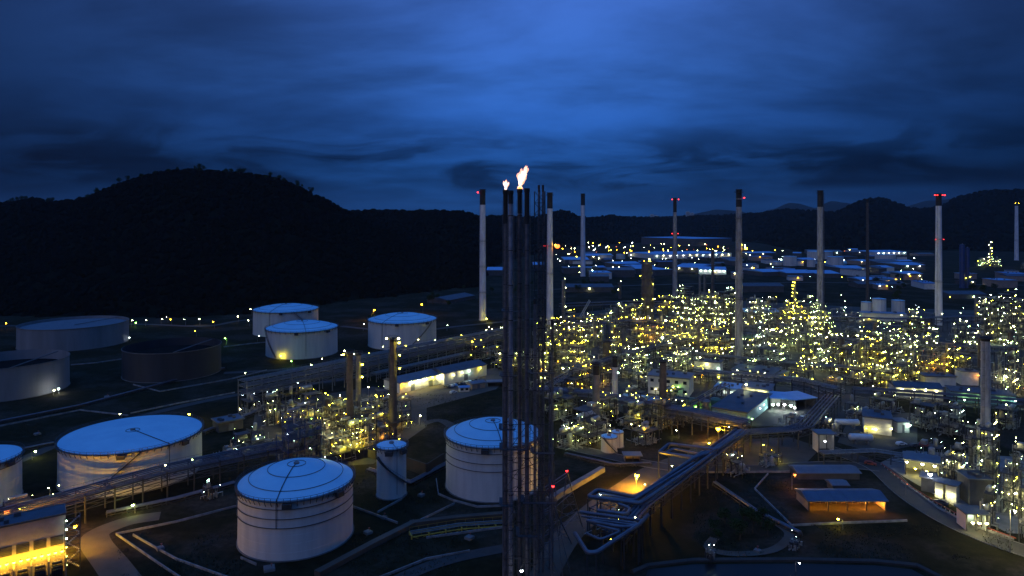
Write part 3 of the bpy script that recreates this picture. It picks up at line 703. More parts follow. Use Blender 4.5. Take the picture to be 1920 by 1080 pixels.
# ------------------------------------------------------------------ process structures hung with lamps
SG = math.radians(44)
TINT = dict(Y='yyywgyga', W='wwgwymgw', G='gwmggyw', M='mmwgcm', A='yaaoyy', C='ccwm')
def process(px, pyb, wpx, pyt, nl, tint, label, dens=1.0, depth=.6, m='steel', lr=None, fill=1.0, group='process structures'):
    X, Y = gp(px, pyb); W = wpx / F * Y; H = max(2.2, zat(pyt, Y))
    w, d = W * .72, W * depth * .9
    t = thing('process_structure', label, 'plant structure', (X, Y, 0), SG, group)
    nx, ny = max(2, round(w / 7)), max(2, round(d / 7)); nz = max(1, round(H / 5))
    bx_, by_, bz = w / nx, d / ny, H / nz
    ox, oy = -w / 2, -d / 2
    hb = [[max(0, min(nz, int(nz * (rnd.random() ** .8) * fill + .5))) for j in range(ny)] for i in range(nx)]
    hb[rnd.randrange(nx)][rnd.randrange(ny)] = nz
    fr, dk, pp, eq, rl = MB(), MB(), MB(), MB(), MB()
    cells = []
    for i in range(nx + 1):
        for j in range(ny + 1):
            h = max([hb[a][c] for a in (i - 1, i) for c in (j - 1, j) if 0 <= a < nx and 0 <= c < ny])
            if h: fr.bar((ox + i * bx_, oy + j * by_, 0), (ox + i * bx_, oy + j * by_, h * bz + .3), .2)
    for i in range(nx):
        for j in range(ny):
            x0, x1, y0, y1 = ox + i * bx_, ox + (i + 1) * bx_, oy + j * by_, oy + (j + 1) * by_
            for k in range(1, hb[i][j] + 1):
                z = k * bz
                fr.bar((x0, y0, z), (x1, y0, z), .14); fr.bar((x0, y0, z), (x0, y1, z), .14); fr.bar((x1, y0, z), (x1, y1, z), .14); fr.bar((x0, y1, z), (x1, y1, z), .14)
                cells.append((x0, x1, y0, y1, z))
                if rnd.random() < .6: dk.box(((x0 + x1) / 2, (y0 + y1) / 2, z + .12), (bx_ * .98, by_ * .98, .05))
                if rnd.random() < .35: fr.bar((x0, y0, z - bz), (x1, y0, z), .09)
                if rnd.random() < .35: fr.bar((x0, y0, z - bz), (x0, y1, z), .09)
                for q in (.6, 1.1):
                    rl.bar((x0, y0, z + q), (x1, y0, z + q), .05, 3); rl.bar((x0, y0, z + q), (x0, y1, z + q), .05, 3)
                r_ = rnd.random() if H > 4 else 1.0
                cx_, cy2 = (x0 + x1) / 2, (y0 + y1) / 2
                if r_ < .28: eq.drum((x0 + bx_ * .15, cy2, z + 1.6), (x1 - bx_ * .15, cy2, z + 1.6), rnd.uniform(.6, 1.2), 9)
                elif r_ < .42: eq.drum((cx_, cy2, z + .4), (cx_, cy2, z + min(rnd.uniform(2, 4), .5 * H)), rnd.uniform(.6, 1.2), 9)
                elif r_ < .5: eq.box((cx_, cy2, z + 1), (bx_ * .5, by_ * .5, 1.6))
            if hb[i][j] == 0 and H > 3 and rnd.random() < .8:
                r_ = rnd.uniform(.7, 1.4); cx_, cy2 = (x0 + x1) / 2, (y0 + y1) / 2
                if rnd.random() < .5: eq.drum((x0 + 1, cy2, 2.2), (x1 - 1, cy2, 2.2), r_, 9)
                else: eq.drum((cx_, cy2, .5), (cx_, cy2, min(H * 1.1, rnd.uniform(3, 8))), min(r_, H * .25), 9)
    for _ in range(int(nx * ny * 11 * dens)):
        z = rnd.choice([k * bz + rnd.uniform(.4, 2.2) for k in range(0, nz)]) if nz else 1
        z *= rnd.random() ** .4
        r_ = rnd.choice((.12, .16, .22, .32))
        x, y = ox + rnd.random() * w, oy + rnd.random() * d
        if rnd.random() < .5:
            x2 = max(ox - 3, min(ox + w + 3, x + rnd.uniform(-.6, .6) * w)); y2 = y; p = [(x, y, rnd.uniform(0, z)), (x, y, z), (x2, y, z), (x2, y, z + rnd.uniform(-2, 3))]
        else:
            y2 = max(oy - 3, min(oy + d + 3, y + rnd.uniform(-.6, .6) * d)); p = [(x, y, rnd.uniform(0, z)), (x, y, z), (x, y2, z), (x, y2, z + rnd.uniform(-2, 3))]
        pp.path([(a, b, max(.3, c)) for a, b, c in p], r_, 5)
    obj('framework', fr, M[m], t, kind='stuff')
    if dk.v: obj('decking', dk, M['steel'], t, kind='stuff')
    if rl.v: obj('railing', rl, M['yel'] if tint in 'YA' else M['steel_lt'], t, kind='stuff')
    if pp.v: obj('piping', pp, M['ppipe'], t, kind='stuff')
    if eq.v: obj('equipment', eq, M['ppipe'], t, True, kind='stuff')
    s = (lr or max(.26, min(.8, Y * .00078))) * .60; nl = int(nl * 1.3)
    hot = max(1, nl // 9) if tint != 'C' else 0
    for q_ in range(nl):
        if cells and rnd.random() < .72:
            x0, x1, y0, y1, z = rnd.choice(cells); e = rnd.random()
            p = (x0 + (x1 - x0) * rnd.choice((.1, .4, .7)), y0 - .2, z + 2.6) if e < .6 else (x0 - .2, rnd.uniform(y0, y1), z + 2.6) if e < .85 else (x1, y1, z + 2.6)
        else: p = (ox - 2 + rnd.random() * (w + 4), oy - 2 + rnd.random() * (d + 4), rnd.uniform(2.6, 4.5))
        lamp(t, p, rnd.choice(TINT[tint]), s * (rnd.uniform(.34, .62) if rnd.random() < .58 else rnd.uniform(.62, .95) if rnd.random() < .8 else rnd.uniform(.95, 1.6)), (420 + 1.1 * Y) * min(1.5, W / 25) * (2.2 if Y < 360 and tint == 'Y' else 1) if q_ < hot else 0)
    return t
U = [
 # left unit
 (565, 800, 85, 738, 26, 'Y', 'yellow-lit structure at the left end of the left process unit'),
 (640, 795, 95, 742, 30, 'Y', 'yellow-lit structure around the dark stacks of the left process unit'),
 (655, 856, 110, 775, 58, 'Y', 'brightest yellow-lit structure at the front of the left process unit'),
 (745, 805, 55, 752, 14, 'Y', 'yellow-lit structure at the foot of the tallest dark stack'),
 (712, 770, 55, 735, 12, 'Y', 'low yellow-lit structure just left of the lit workshop'),
 (510, 795, 40, 745, 14, 'W', 'narrow white-lit structure at the far left tip of the left unit'),
 (722, 842, 50, 785, 16, 'A', 'amber-lit structure between bright unit and slim upright tank'),
 # near the flares
 (955, 690, 75, 655, 22, 'Y', 'yellow-lit structure behind the flare pipes at rack end'),
 (1030, 655, 60, 600, 30, 'Y', 'yellow-lit structure at the foot of the white chimney with orange glare'),
 (1085, 645, 70, 585, 34, 'Y', 'yellow-lit structure right of the white chimney below the crane boom'),
 (1020, 700, 70, 640, 30, 'Y', 'dim yellow-lit structure directly right of the flare pipes'),
 (1092, 700, 90, 650, 44, 'Y', 'yellow-lit structure left of the paired blue vessels'),
 (1080, 735, 90, 690, 22, 'A', 'amber and red-lit structure above the curved truss bridge'),
 (1140, 640, 60, 590, 20, 'Y', 'yellow-lit structure behind the paired blue vessels'),
 (1185, 705, 90, 655, 44, 'W', 'white-lit structure right of the short black-tipped stacks'),
 (1215, 645, 90, 605, 52, 'A', 'amber-glowing facade of lit decks in the middle of the plant'),
 (1290, 645, 90, 595, 46, 'Y', 'yellow-lit structure right of the amber-glowing facade'),
 (1180, 610, 70, 565, 22, 'Y', 'yellow-lit structure left of the tall dark reactor tower'),
 (1300, 600, 110, 540, 90, 'W', 'white-lit pyramid of decks left of the tallest grey chimney'),
 (1352, 610, 70, 545, 66, 'W', 'dense white-lit structure touching the left of the tallest chimney'),
 (1250, 590, 60, 560, 20, 'Y', 'low yellow-lit structure right of the tall dark reactor tower'),
 (1345, 670, 75, 615, 50, 'Y', 'yellow-lit structure left of the tallest chimney foot'),
 (1275, 690, 100, 650, 44, 'W', 'low white-lit structure in the dark yard left of the tallest chimney'),
 (1425, 610, 75, 562, 44, 'W', 'white-lit slanting rows right of the tallest chimney'),
 (1490, 600, 80, 570, 40, 'Y', 'yellow-lit low structure around the lit mast'),
 (1535, 620, 70, 560, 70, 'G', 'green-white structure at the foot of the chimney with side pipe'),
 (1530, 690, 75, 610, 90, 'G', 'densest green-white lit structure right of the plant middle'),
 (1465, 650, 75, 605, 44, 'G', 'green-white structure between the two grey chimneys'),
 (1430, 650, 60, 612, 20, 'M', 'mint-lit canopy structure just right of the tallest chimney'),
 (1445, 690, 80, 655, 32, 'G', 'green-white low structure above the dark-roofed house'),
 (1580, 700, 60, 650, 20, 'Y', 'yellow-lit structure right of the densest green-white one'),
 (1635, 690, 80, 625, 44, 'Y', 'yellow-lit structure left of the dark yard by the pale tanks'),
 (1690, 680, 80, 622, 50, 'G', 'green-white structure below the pale tanks'),
 (1720, 620, 80, 588, 26, 'W', 'white-lit low structure at the foot of the chimney with red ring'),
 (1675, 722, 110, 678, 60, 'Y', 'yellow-lit structure behind the white lamp-lined roof'),
 (1755, 695, 90, 645, 46, 'A', 'amber-lit structure in front of the chimney with red ring'),
 (1868, 640, 95, 548, 80, 'W', 'tall white-lit block of decks behind the ribbed stack'),
 (1925, 650, 70, 560, 40, 'W', 'white-lit block of decks cut by the right edge'),
 (1885, 735, 60, 650, 46, 'W', 'white-lit structure right of the ribbed stack'),
 (1935, 740, 50, 640, 30, 'A', 'amber-lit structure cut by the right edge'),
 (1800, 640, 50, 605, 10, 'W', 'dim structure with few lamps left of the tall white-lit block'),
 (1130, 790, 60, 745, 12, 'Y', 'small yellow-lit pump house frame behind the angled pipe rack'),
 (1105, 825, 110, 770, 16, 'G', 'open structure around the round white drum'),
 (1245, 800, 50, 755, 9, 'A', 'orange-lit structure at the foot of the brown short stack'),
 (1190, 765, 50, 735, 10, 'Y', 'yellow-lit structure between short stacks and plant house'),
 # right foreground heater block
 (1845, 930, 70, 800, 44, 'W', 'white-lit heater structure carrying the ribbed stack'),
 (1905, 960, 70, 835, 44, 'W', 'white-lit structure of open decks by the right edge'),
 (1790, 900, 60, 835, 30, 'W', 'white-lit structure left of the heater'),
 (1935, 1015, 60, 880, 20, 'M', 'nearest lit structure cut by the right edge'),
]
for u in U: process(*u)
for px, py, w, top, n, tn, lb in [(1275, 790, 80, 752, 3, 'Y', 'dark pipework between brown short stack and squat tanks'), (1185, 800, 70, 765, 5, 'Y', 'dark pump frame below the stepped rack kink'), (1050, 780, 70, 745, 4, 'Y', 'dark frame of pipes just right of the derrick'),
    (1490, 805, 60, 785, 3, 'M', 'dark machinery in the courtyard beside the lit entrance'), (1610, 790, 60, 755, 3, 'W', 'dark frame with lone lamps left of the white box house'), (1735, 800, 70, 755, 7, 'W', 'scaffold frame behind the white cabin and red van'), (1785, 815, 60, 760, 9, 'M', 'mint-lit scaffold mast group left of the ribbed stack'),
    (1660, 770, 70, 745, 4, 'W', 'dark pipe trestle in front of the lamp-lined shed'), (1740, 865, 70, 838, 4, 'C', 'dark vans and skids row above the curving road rack'), (1445, 870, 50, 855, 2, 'Y', 'low dark pump skid on the yard below the courtyard'), (1890, 800, 60, 765, 5, 'W', 'dark frame right of the ribbed stack foot'),
    (1380, 885, 50, 862, 4, 'C', 'valve frame under the far end of the diagonal rack'), (1210, 830, 60, 805, 5, 'Y', 'small yellow-lit pumps below the stepped rack'), (1560, 815, 40, 795, 2, 'W', 'small dark skid at the corner of the covered rack'), (480, 770, 60, 748, 4, 'C', 'dark pipe frame behind the plant hut'),
    (900, 672, 60, 645, 8, 'A', 'amber-lit valve station behind the dark-roofed workshop'), (440, 850, 60, 828, 5, 'C', 'dim pump frame left of the nearest domed tank'), (1830, 840, 50, 800, 8, 'W', 'white-lit pipe bundle left of the heater top')]:
    process(px, py, w, top, n, tn, lb, 1.4, fill=1.1, group='dim pipework frames')
for px, py, w, top, n, tn in [(1035, 625, 60, 603, 12, 'Y'), (1110, 618, 60, 596, 12, 'Y'), (1150, 665, 60, 640, 14, 'Y'), (1240, 668, 70, 645, 16, 'Y'), (1320, 640, 60, 612, 14, 'W'), (1060, 675, 70, 650, 16, 'Y'),
    (1130, 720, 60, 698, 10, 'A'), (1210, 725, 60, 700, 10, 'Y'), (1310, 715, 60, 695, 8, 'Y'), (1405, 665, 50, 640, 10, 'G'), (1410, 700, 50, 680, 8, 'G'), (1480, 625, 60, 600, 14, 'G'), (1500, 715, 60, 695, 8, 'Y'),
    (1570, 660, 50, 632, 12, 'W'), (1600, 630, 50, 606, 5, 'W'), (1610, 720, 60, 695, 14, 'Y'), (1670, 640, 60, 612, 14, 'W'), (1735, 650, 60, 622, 16, 'W'), (1800, 690, 60, 660, 10, 'Y'), (1830, 660, 60, 630, 8, 'W'),
    (1560, 735, 60, 716, 6, 'A'), (1700, 725, 60, 705, 10, 'Y'), (1010, 730, 50, 700, 8, 'Y'), (1280, 615, 60, 590, 14, 'W'), (1370, 590, 50, 560, 14, 'W'), (1160, 590, 50, 570, 5, 'W'), (1590, 600, 50, 580, 4, 'W'),
    (1340, 690, 50, 668, 6, 'W'), (1255, 750, 60, 730, 6, 'Y'), (1900, 600, 60, 565, 12, 'W'), (1660, 665, 50, 635, 12, 'G'), (1620, 655, 50, 625, 12, 'Y')]:
    process(px, py, w, top, n, tn, 'low lamp-dotted pipework between the larger lit structures of the plant', 1.3, fill=1.2, group='low pipework between the lit structures')
process(1845, 985, 50, 925, 12, 'W', 'low white-lit shelter frame in front of the heater', .6)
process(560, 880, 90, 770, 8, 'C', 'unlit blue-black structure behind the nearest domed tank', 1.4, m='vblue')
process(470, 850, 70, 812, 14, 'G', 'low white-lit pump area left of the nearest domed tank', .8)
process(60, 985, 110, 940, 16, 'G', 'low green-white pump area under the rack behind the yellow bays', .8)
process(395, 935, 30, 912, 6, 'C', 'tiny lit valve cluster beside the nearest domed tank', .5)
process(1070, 835, 60, 812, 22, 'G', 'long low lit pump row behind the derrick', .8)
process(1145, 1005, 90, 950, 8, 'G', 'valve cluster under the expansion loops beside the dirt road', .8)
process(1490, 1030, 22, 1022, 2, 'C', 'tiny lit pump skid on the dark bank right of the trees', .4, lr=.3)
process(1332, 1050, 22, 1040, 2, 'C', 'tiny lit pump skid beside the pond', .4, lr=.3)
process(1855, 500, 60, 484, 34, 'W', 'distant white-lit plant at the foot of the right hill', .5, lr=.75)
process(1930, 503, 40, 486, 14, 'W', 'distant white-lit plant cut by the right edge', .5, lr=.75)

# ------------------------------------------------------------------ towers and vessels
def tower(px, pyb, pyt, wpx, label, nl=6, k='w', m='clad', plats=4, cat='tower', lr=None, name='process_tower', group='process towers', z0=0):
    X, Y = gp(px, pyb, z0); H = zat(pyt, Y) - z0; r = wpx / 2 * Y / F
    t = thing(name, label, cat, (X, Y, z0), rnd.random(), group)
    b = MB(); b.lathe([(r * 1.1, 0), (r, 3), (r, H - r * .6), (r * .85, H - r * .25), (r * .5, H - r * .06), (.02, H)], 16); obj('shell', b, M[m], t, True)
    for i in range(plats):
        z = H * (i + 1) / plats - .8; b = MB()
        b.lathe([(r, z - .15), (r + 1.2, z - .15), (r + 1.2, z), (r, z)], 12, cap=False)
        b.path([((r + 1.15) * math.cos(q * PI / 6), (r + 1.15) * math.sin(q * PI / 6), z + 1.1) for q in range(12)], .05, 3, True)
        for q in range(12): b.bar(((r + 1.15) * math.cos(q * PI / 6), (r + 1.15) * math.sin(q * PI / 6), z), ((r + 1.15) * math.cos(q * PI / 6), (r + 1.15) * math.sin(q * PI / 6), z + 1.1), .04, 3)
        obj('platform', b, M['steel'], t)
    b = MB(); b.path([(r + .6, 0, .5), (r + .6, 0, H + .5), (0, 0, H + .8)], max(.15, r * .14), 6); obj('overhead_pipe', b, M['clad'], t)
    b = MB()
    for q in (-.2, .2): b.bar((q, -r - .25, 0), (q, -r - .25, H), .05, 3)
    z = .5
    while z < H: b.bar((-.2, -r - .25, z), (.2, -r - .25, z), .03, 3); z += .9
    obj('ladder', b, M['steel_lt'], t, kind='stuff')
    s = (lr or max(.26, min(.75, Y * .00075))) * .72
    for i in range(nl):
        a = rnd.random() * 2 * PI; z = H * ((i % max(1, plats)) + 1) / max(1, plats) + 1.6
        lamp(t, ((r + 1.1) * math.cos(a), (r + 1.1) * math.sin(a), z), k if rnd.random() < .8 else 'y', s * rnd.uniform(.7, 1.1))
    return t
tower(1213, 606, 492, 20, 'tall dark reactor tower with a trail of lamps in the plant middle', 16, 'y', 'chim_br', 8)
tower(1222, 606, 520, 8, 'slimmer dark tower touching the right of the tall reactor tower', 4, 'w', 'chim_br', 4)
tower(1490, 590, 532, 5, 'slim lit mast tower between the two grey chimneys', 22, 'y', 'steel_lt', 9)
tower(1134, 645, 604, 10, 'left one of the paired dark blue vessels', 1, 'w', 'vblue', 2)
tower(1144, 645, 605, 10, 'right one of the paired dark blue vessels', 1, 'c', 'vblue', 2)
tower(1056, 595, 525, 6, 'slim unlit tower right of the white chimney with orange glare', 4, 'w', 'clad', 4)
tower(1162, 560, 530, 5, 'dark slim tower behind the left plant area', 2, 'w', 'chim_br', 2)
tower(1336, 560, 470, 5, 'thin dark tower between slender chimney and tallest chimney', 0, 'w', 'chim_br', 3)
tower(1312, 560, 516, 4, 'left one of two short pale columns behind the lit pyramid', 0, 'w', 'clad', 2)
tower(1321, 560, 516, 4, 'right one of two short pale columns behind the lit pyramid', 0, 'w', 'clad', 2)
tower(1804, 540, 458, 9, 'left dark tower of the unlit pair left of the far lit plant', 1, 'w', 'vblue', 5)
tower(1814, 540, 464, 7, 'right dark tower of the unlit pair left of the far lit plant', 1, 'w', 'vblue', 4)
tower(1857, 500, 455, 3.5, 'distant slim tower dotted with white lamps', 16, 'w', 'steel_lt', 8, lr=.7)
tower(1841, 690, 630, 14, 'dark tower topped by pipes above the ribbed stack', 3, 'w', 'chim_br', 3)
tower(1863, 900, 800, 9, 'vertical pale column beside the ribbed stack foot', 6, 'w', 'clad', 5)
tower(1820, 880, 818, 7, 'pale column on the left of the heater', 6, 'w', 'clad', 4)
tower(1905, 930, 850, 8, 'pale column among decks at the right edge', 6, 'w', 'clad', 4)
tower(1578, 700, 632, 9, 'dark bent-topped tower right of the densest green-white structure', 2, 'y', 'chim_br', 2)
tower(1497, 660, 620, 6, 'pale purple column in the green-white area', 1, 'w', 'clad', 2)
tower(1458, 640, 600, 7, 'brown column right of the mint-lit canopy', 2, 'y', 'chim_br', 2)
tower(1640, 660, 605, 7, 'dark lamp-trailed column below the low blue-roofed block', 6, 'w', 'chim_br', 5)
tower(1785, 705, 660, 6, 'grey column left of the ribbed stack', 3, 'w', 'steel', 3)
tower(580, 845, 790, 10, 'green-lit tall drum in the left process unit', 2, 'n', 'vgreen', 2)
tower(598, 875, 800, 13, 'blue-black drum in front of the left unit', 0, 'c', 'vblue', 2)
tower(545, 862, 782, 16, 'broad blue-black drum behind the nearest domed tank', 2, 'c', 'vblue', 2)
tower(615, 800, 745, 8, 'dark column at the back of the left process unit', 3, 'y', 'chim_br', 3)
tower(1070, 770, 725, 7, 'pale short column in front of the curved truss bridge', 1, 'y', 'clad', 2)
tower(1205, 705, 665, 8, 'dim column among lamps right of the short stacks', 2, 'w', 'steel', 2)
tower(1040, 690, 640, 7, 'dim column right of the flare derrick', 2, 'y', 'steel', 3)
for i, (px, pb, pt, w) in enumerate([(1275, 640, 598, 6), (1310, 655, 610, 7), (1370, 640, 590, 6), (1405, 620, 585, 6), (1415, 690, 650, 7), (1550, 665, 605, 6), (1512, 655, 610, 6), (1610, 690, 640, 7), (1665, 700, 650, 7), (1715, 700, 655, 7), (1740, 670, 630, 6), (1160, 690, 650, 7), (1115, 650, 600, 6), (1240, 620, 585, 6), (1895, 690, 620, 9), (1855, 620, 565, 8), (1830, 605, 560, 6), (1440, 585, 560, 5)]):
    tower(px, pb, pt, w, 'slim vertical vessel standing among the lamps of the plant', 3, 'wyg'[i % 3], ('clad', 'steel_lt', 'chim_br')[i % 3], 3, group='slim vessels among the lamps')
def drum(px, py, z, L, r, rz, label, m='clad'):
    X, Y = gp(px, py); t = thing('drum', label, 'drum', (X, Y, z), rz, 'horizontal drums')
    b = MB(); b.drum((-L / 2, 0, r + 1), (L / 2, 0, r + 1), r, 18); obj('shell', b, M[m], t, True)
    for s in (-.3, .3):
        b = MB(); b.box((L * s, 0, .6), (.6, r * 1.7, 1.2 + r * .5)); obj('saddle', b, M['conc'], t)
    b = MB(); b.bar((0, 0, 2 * r + .8), (0, 0, 2 * r + 2), .3, 8); b.bar((L * .3, 0, 2 * r + .8), (L * .3, 0, 2 * r + 1.8), .2, 8); obj('nozzle', b, M['clad'], t, kind='stuff')
drum(1100, 812, 3.0, 7, 3.0, SG, 'round pale drum on legs beside the small white tanks', 'wall_w')
drum(715, 800, 3.0, 12, 1.6, SG, 'long silver drum in the left unit near the tallest dark stack')
drum(1614, 832, .5, 9, 1.5, -.1, 'white horizontal drum near the white box house', 'wall_w')
drum(1588, 813, 3.0, 10, 1.4, -.05, 'white horizontal tank on a dark stand by the entry canopy', 'wall_w')
drum(1130, 770, 1.0, 8, 1.2, SG, 'silver drum by the yellow-lit pump house frame')

# ------------------------------------------------------------------ pipe racks
def rack(pts, z, w, label, npipe=5, tiers=(0.0,), sp=8.0, loops=(), mp='pipe', mpost='steel', rmax=.36, rail=True, name='pipe_rack', pz=None, lamps=()):
    P = [Vector(gp(px, py, z)) for px, py in pts]
    t = thing(name, label, 'pipe rack', (P[0].x, P[0].y, 0), 0, 'pipe racks')
    o = P[0].copy(); P = [p - o for p in P]
    segs = [(a, b, (b - a).length) for a, b in zip(P, P[1:])]; L = sum(s[2] for s in segs)
    def at(s):
        s = max(0, min(L, s))
        for a, b, l in segs:
            if s <= l + 1e-6: 
                d = (b - a).normalized(); return a + d * s, d
            s -= l
        return b, d
    def near(pq):
        v = Vector(gp(*pq, z)) - o
        return min((L * i / 400 for i in range(401)), key=lambda s: (at(s)[0] - v).length)
    loops = [(near(a) if isinstance(a, tuple) else a, near(c) if isinstance(c, tuple) else c, e) for a, c, e in loops]
    corner = [0]; q = 0
    for sgm in segs: q += sgm[2]; corner.append(q)
    n = max(1, round(L / sp)); bm = MB()
    for i in range(n + 1):
        p, d = at(L * i / n); nn = Vector((-d.y, d.x))
        for s in (-.5, .5):
            e = p + nn * w * s; b = MB(); b.box((e.x, e.y, (z + max(tiers)) / 2), (.4, .4, z + max(tiers)), math.atan2(d.y, d.x)); obj('post', b, M[mpost], t)
        for tz in tiers:
            a, c = p - nn * w * .56, p + nn * w * .56; bm.bar((a.x, a.y, z + tz - .3), (c.x, c.y, z + tz - .3), .2)
        if i < n:
            p2, _ = at(L * (i + 1) / n)
            for s in (-.5, .5):
                a, c = p + nn * w * s, p2 + nn * w * s
                for tz in tiers: bm.bar((a.x, a.y, z + tz - .55), (c.x, c.y, z + tz - .55), .16)
                bm.bar((a.x, a.y, z + min(tiers) - 2.4), (c.x, c.y, z + min(tiers) - .5), .09)
                bm.bar((a.x, a.y, z + min(tiers) - .5), (c.x, c.y, z + min(tiers) - 2.4), .09)
                bm.bar((a.x, a.y, z + min(tiers) - 2.4), (c.x, c.y, z + min(tiers) - 2.4), .12)
    obj('beams', bm, M[mpost], t, kind='stuff')
    for tz in tiers:
        for k in range(npipe):
            r = rnd.choice((.5, .7, .85, 1.0)) * rmax; off = w * ((k + .5) / npipe - .5)
            s_list = sorted(set([0, L] + corner[1:-1])); pts3 = []
            ev = [(s, None) for s in s_list]
            for (s0, s1, ext) in loops:
                kk = (k if ext > 0 else npipe - 1 - k) * 2.1
                if kk > 3: continue
                ev += [(s0 + kk, (ext, 0, kk)), (s1 - kk, (ext, 1, kk))]
            ev.sort(key=lambda e: e[0])
            for s, lp in ev:
                p, d = at(s); nn = Vector((-d.y, d.x))
                if lp is None:
                    if 0 < s < L:
                        p1, d1 = at(s - .01); p2, d2 = at(s + .01); dm = (d1 + d2).normalized(); nm = Vector((-dm.y, dm.x)); c = max(.4, dm.dot(d1))
                        q = p + nm * off / c
                    else: q = p + nn * off
                    pts3.append((q.x, q.y, z + tz + r))
                else:
                    ext, end, kk = lp; E = ext - math.copysign(kk, ext)
                    a = p + nn * off; c = p + nn * E
                    A_ = (a.x, a.y, z + tz + r); A2 = (a.x, a.y, z + tz + r + 1.6); C_ = (c.x, c.y, z + tz + r + 1.6)
                    pts3 += [A_, A2, C_] if end == 0 else [C_, A2, A_]
            b = MB(); b.path(pts3, r, 7); obj('pipe', b, M[mp], t, True)
        for (s0, s1, ext) in loops:
            for s in (s0 + 1, (s0 + s1) / 2, s1 - 1):
                p, d = at(s); nn = Vector((-d.y, d.x)); c = p + nn * ext
                b = MB(); b.box((c.x, c.y, (z + 1.2) / 2), (.35, .35, z + 1.2)); obj('post', b, M[mpost], t)
                b = MB(); b.bar((p.x, p.y, z + 1.3), (c.x, c.y, z + 1.3), .15); obj('outrigger', b, M[mpost], t)
    if rail:
        b = MB()
        for s in (-.6, .6):
            path_ = []
            for q in s_list:
                p, d = at(q); nn = Vector((-d.y, d.x)); e = p + nn * w * s; path_.append((e.x, e.y, z + max(tiers) + 1.1))
            b.path(path_, .05, 3)
            for i in range(int(L / 3)):
                p, d = at(3 * i); nn = Vector((-d.y, d.x)); e = p + nn * w * s; b.bar((e.x, e.y, z + max(tiers) - .3), (e.x, e.y, z + max(tiers) + 1.1), .04, 3)
        obj('railing', b, M[mpost], t, kind='stuff')
    for s, k, r in lamps:
        p, d = at(L * s); nn = Vector((-d.y, d.x)) * w * rnd.choice((-.55, .55)); lamp(t, (p.x + nn.x, p.y + nn.y, z + max(tiers) + 2.6), k, r * .8)
    return t
ls = lambda n, k, r: [(rnd.random(), rnd.choice(k), r * rnd.uniform(.7, 1.1)) for _ in range(n)]
rack([(455, 735), (600, 705), (780, 665), (950, 630)], 9, 9, 'long three-tier pipe rack behind the workshop and the left unit', 5, (0, 3, 6), 9, mp='clad', mpost='steel_lt', lamps=ls(14, 'wwy', .3))
rack([(700, 700), (830, 672), (935, 648)], 5, 6, 'lower pipe rack along the back of the workshop roof', 5, (0,), 8, mp='clad', mpost='steel_lt')
rack([(-40, 990), (130, 942), (300, 893), (440, 862), (540, 842)], 7, 8, 'long truss pipe rack crossing in front of the widest white tank', 5, (0, 2.4), 9, lamps=ls(5, 'wg', .28))
rk = rack([(1392, 808), (1200, 948), (1150, 1003)], 9, 6.5, 'big diagonal pipe rack with square hairpin pipe loops beside the dirt road', 6, (0,), 8, rmax=.5, lamps=ls(4, 'wm', .25))
for pl_, r in (([(1318, 847), (1192, 932), (1120, 918), (1102, 931), (1200, 944), (1335, 852)], .62), ([(1300, 868), (1188, 938), (1126, 925), (1116, 931), (1196, 941)], .42),
               ([(1392, 806), (1345, 843), (1254, 832), (1235, 848), (1303, 859), (1330, 846)], .6), ([(1395, 812), (1322, 853), (1262, 841), (1248, 849), (1300, 856)], .42),
               ([(1160, 945), (1182, 953), (1176, 964), (1120, 957)], .5), ([(1087, 960), (1205, 976), (1197, 986), (1165, 988), (1100, 976)], .5), ([(1090, 968), (1196, 981), (1188, 984), (1110, 974)], .3),
               ([(1078, 1000), (1101, 1036), (1118, 1036), (1200, 982), (1215, 966)], .6), ([(1100, 1000), (1125, 1012), (1165, 996), (1120, 985)], .35)):
    zq = 11.2; Q = [Vector((*gp(*p, zq), zq)) - Vector((rk.location.x, rk.location.y, 0)) for p in pl_]
    QQ = [Q[0]]
    for a, b_, c in zip(Q, Q[1:], Q[2:]):
        e = min(1.2, (a - b_).length / 3, (c - b_).length / 3); u, w_ = (a - b_).normalized() * e, (c - b_).normalized() * e
        QQ += [b_ + u, b_ + (u + w_) * .3, b_ + w_]
    QQ.append(Q[-1]); b = MB(); b.path(QQ, r, 8); obj('pipe', b, M['pipe'], rk, True)
    if r > .45:
        for q in Q[1:-1]:
            b = MB(); b.box((q.x, q.y, (zq - r) / 2), (.35, .35, zq - r)); obj('post', b, M['steel'], rk)
rack([(1385, 812), (1480, 806), (1510, 798), (1560, 742)], 8, 8, 'dark covered pipe rack turning the corner of the courtyard', 5, (0,), 8)
rack([(1000, 735), (1110, 742), (1210, 764), (1300, 778), (1400, 800)], 8, 9, 'broad pipe rack with a stepped kink through the plant centre', 7, (0, 2), 8, loops=((62, 74, 9),), rmax=.42, lamps=ls(10, 'yw', .26))
rack([(1010, 740), (1080, 700), (1180, 665), (1290, 640)], 8, 7, 'arched truss bridge rack running away from the derrick', 4, (0, 2), 8, lamps=ls(10, 'yw', .3))
rack([(1250, 785), (1300, 755), (1360, 720)], 7, 5, 'short pipe rack behind the green-lit tanks', 4, (0,), 7)
rack([(1290, 662), (1400, 672), (1520, 684), (1600, 690)], 8, 5, 'pipe bridge crossing behind the dark-roofed house', 3, (0,), 12, mp='clad')
rack([(1300, 700), (1400, 708), (1500, 718), (1570, 735)], 7, 6, 'pipe bridge in front of the dark-roofed house', 4, (0, 2), 9, mp='clad', lamps=ls(6, 'yw', .3))
rack([(1600, 735), (1720, 742), (1840, 752), (1960, 762)], 7, 6, 'pipe bridge passing in front of the teal canopy', 4, (0, 2), 10, lamps=ls(5, 'wg', .3))
rack([(1540, 850), (1640, 846), (1720, 858), (1790, 868)], 4, 4, 'low pipe rack along the top of the curving road', 4, (0,), 7, mp='clad')
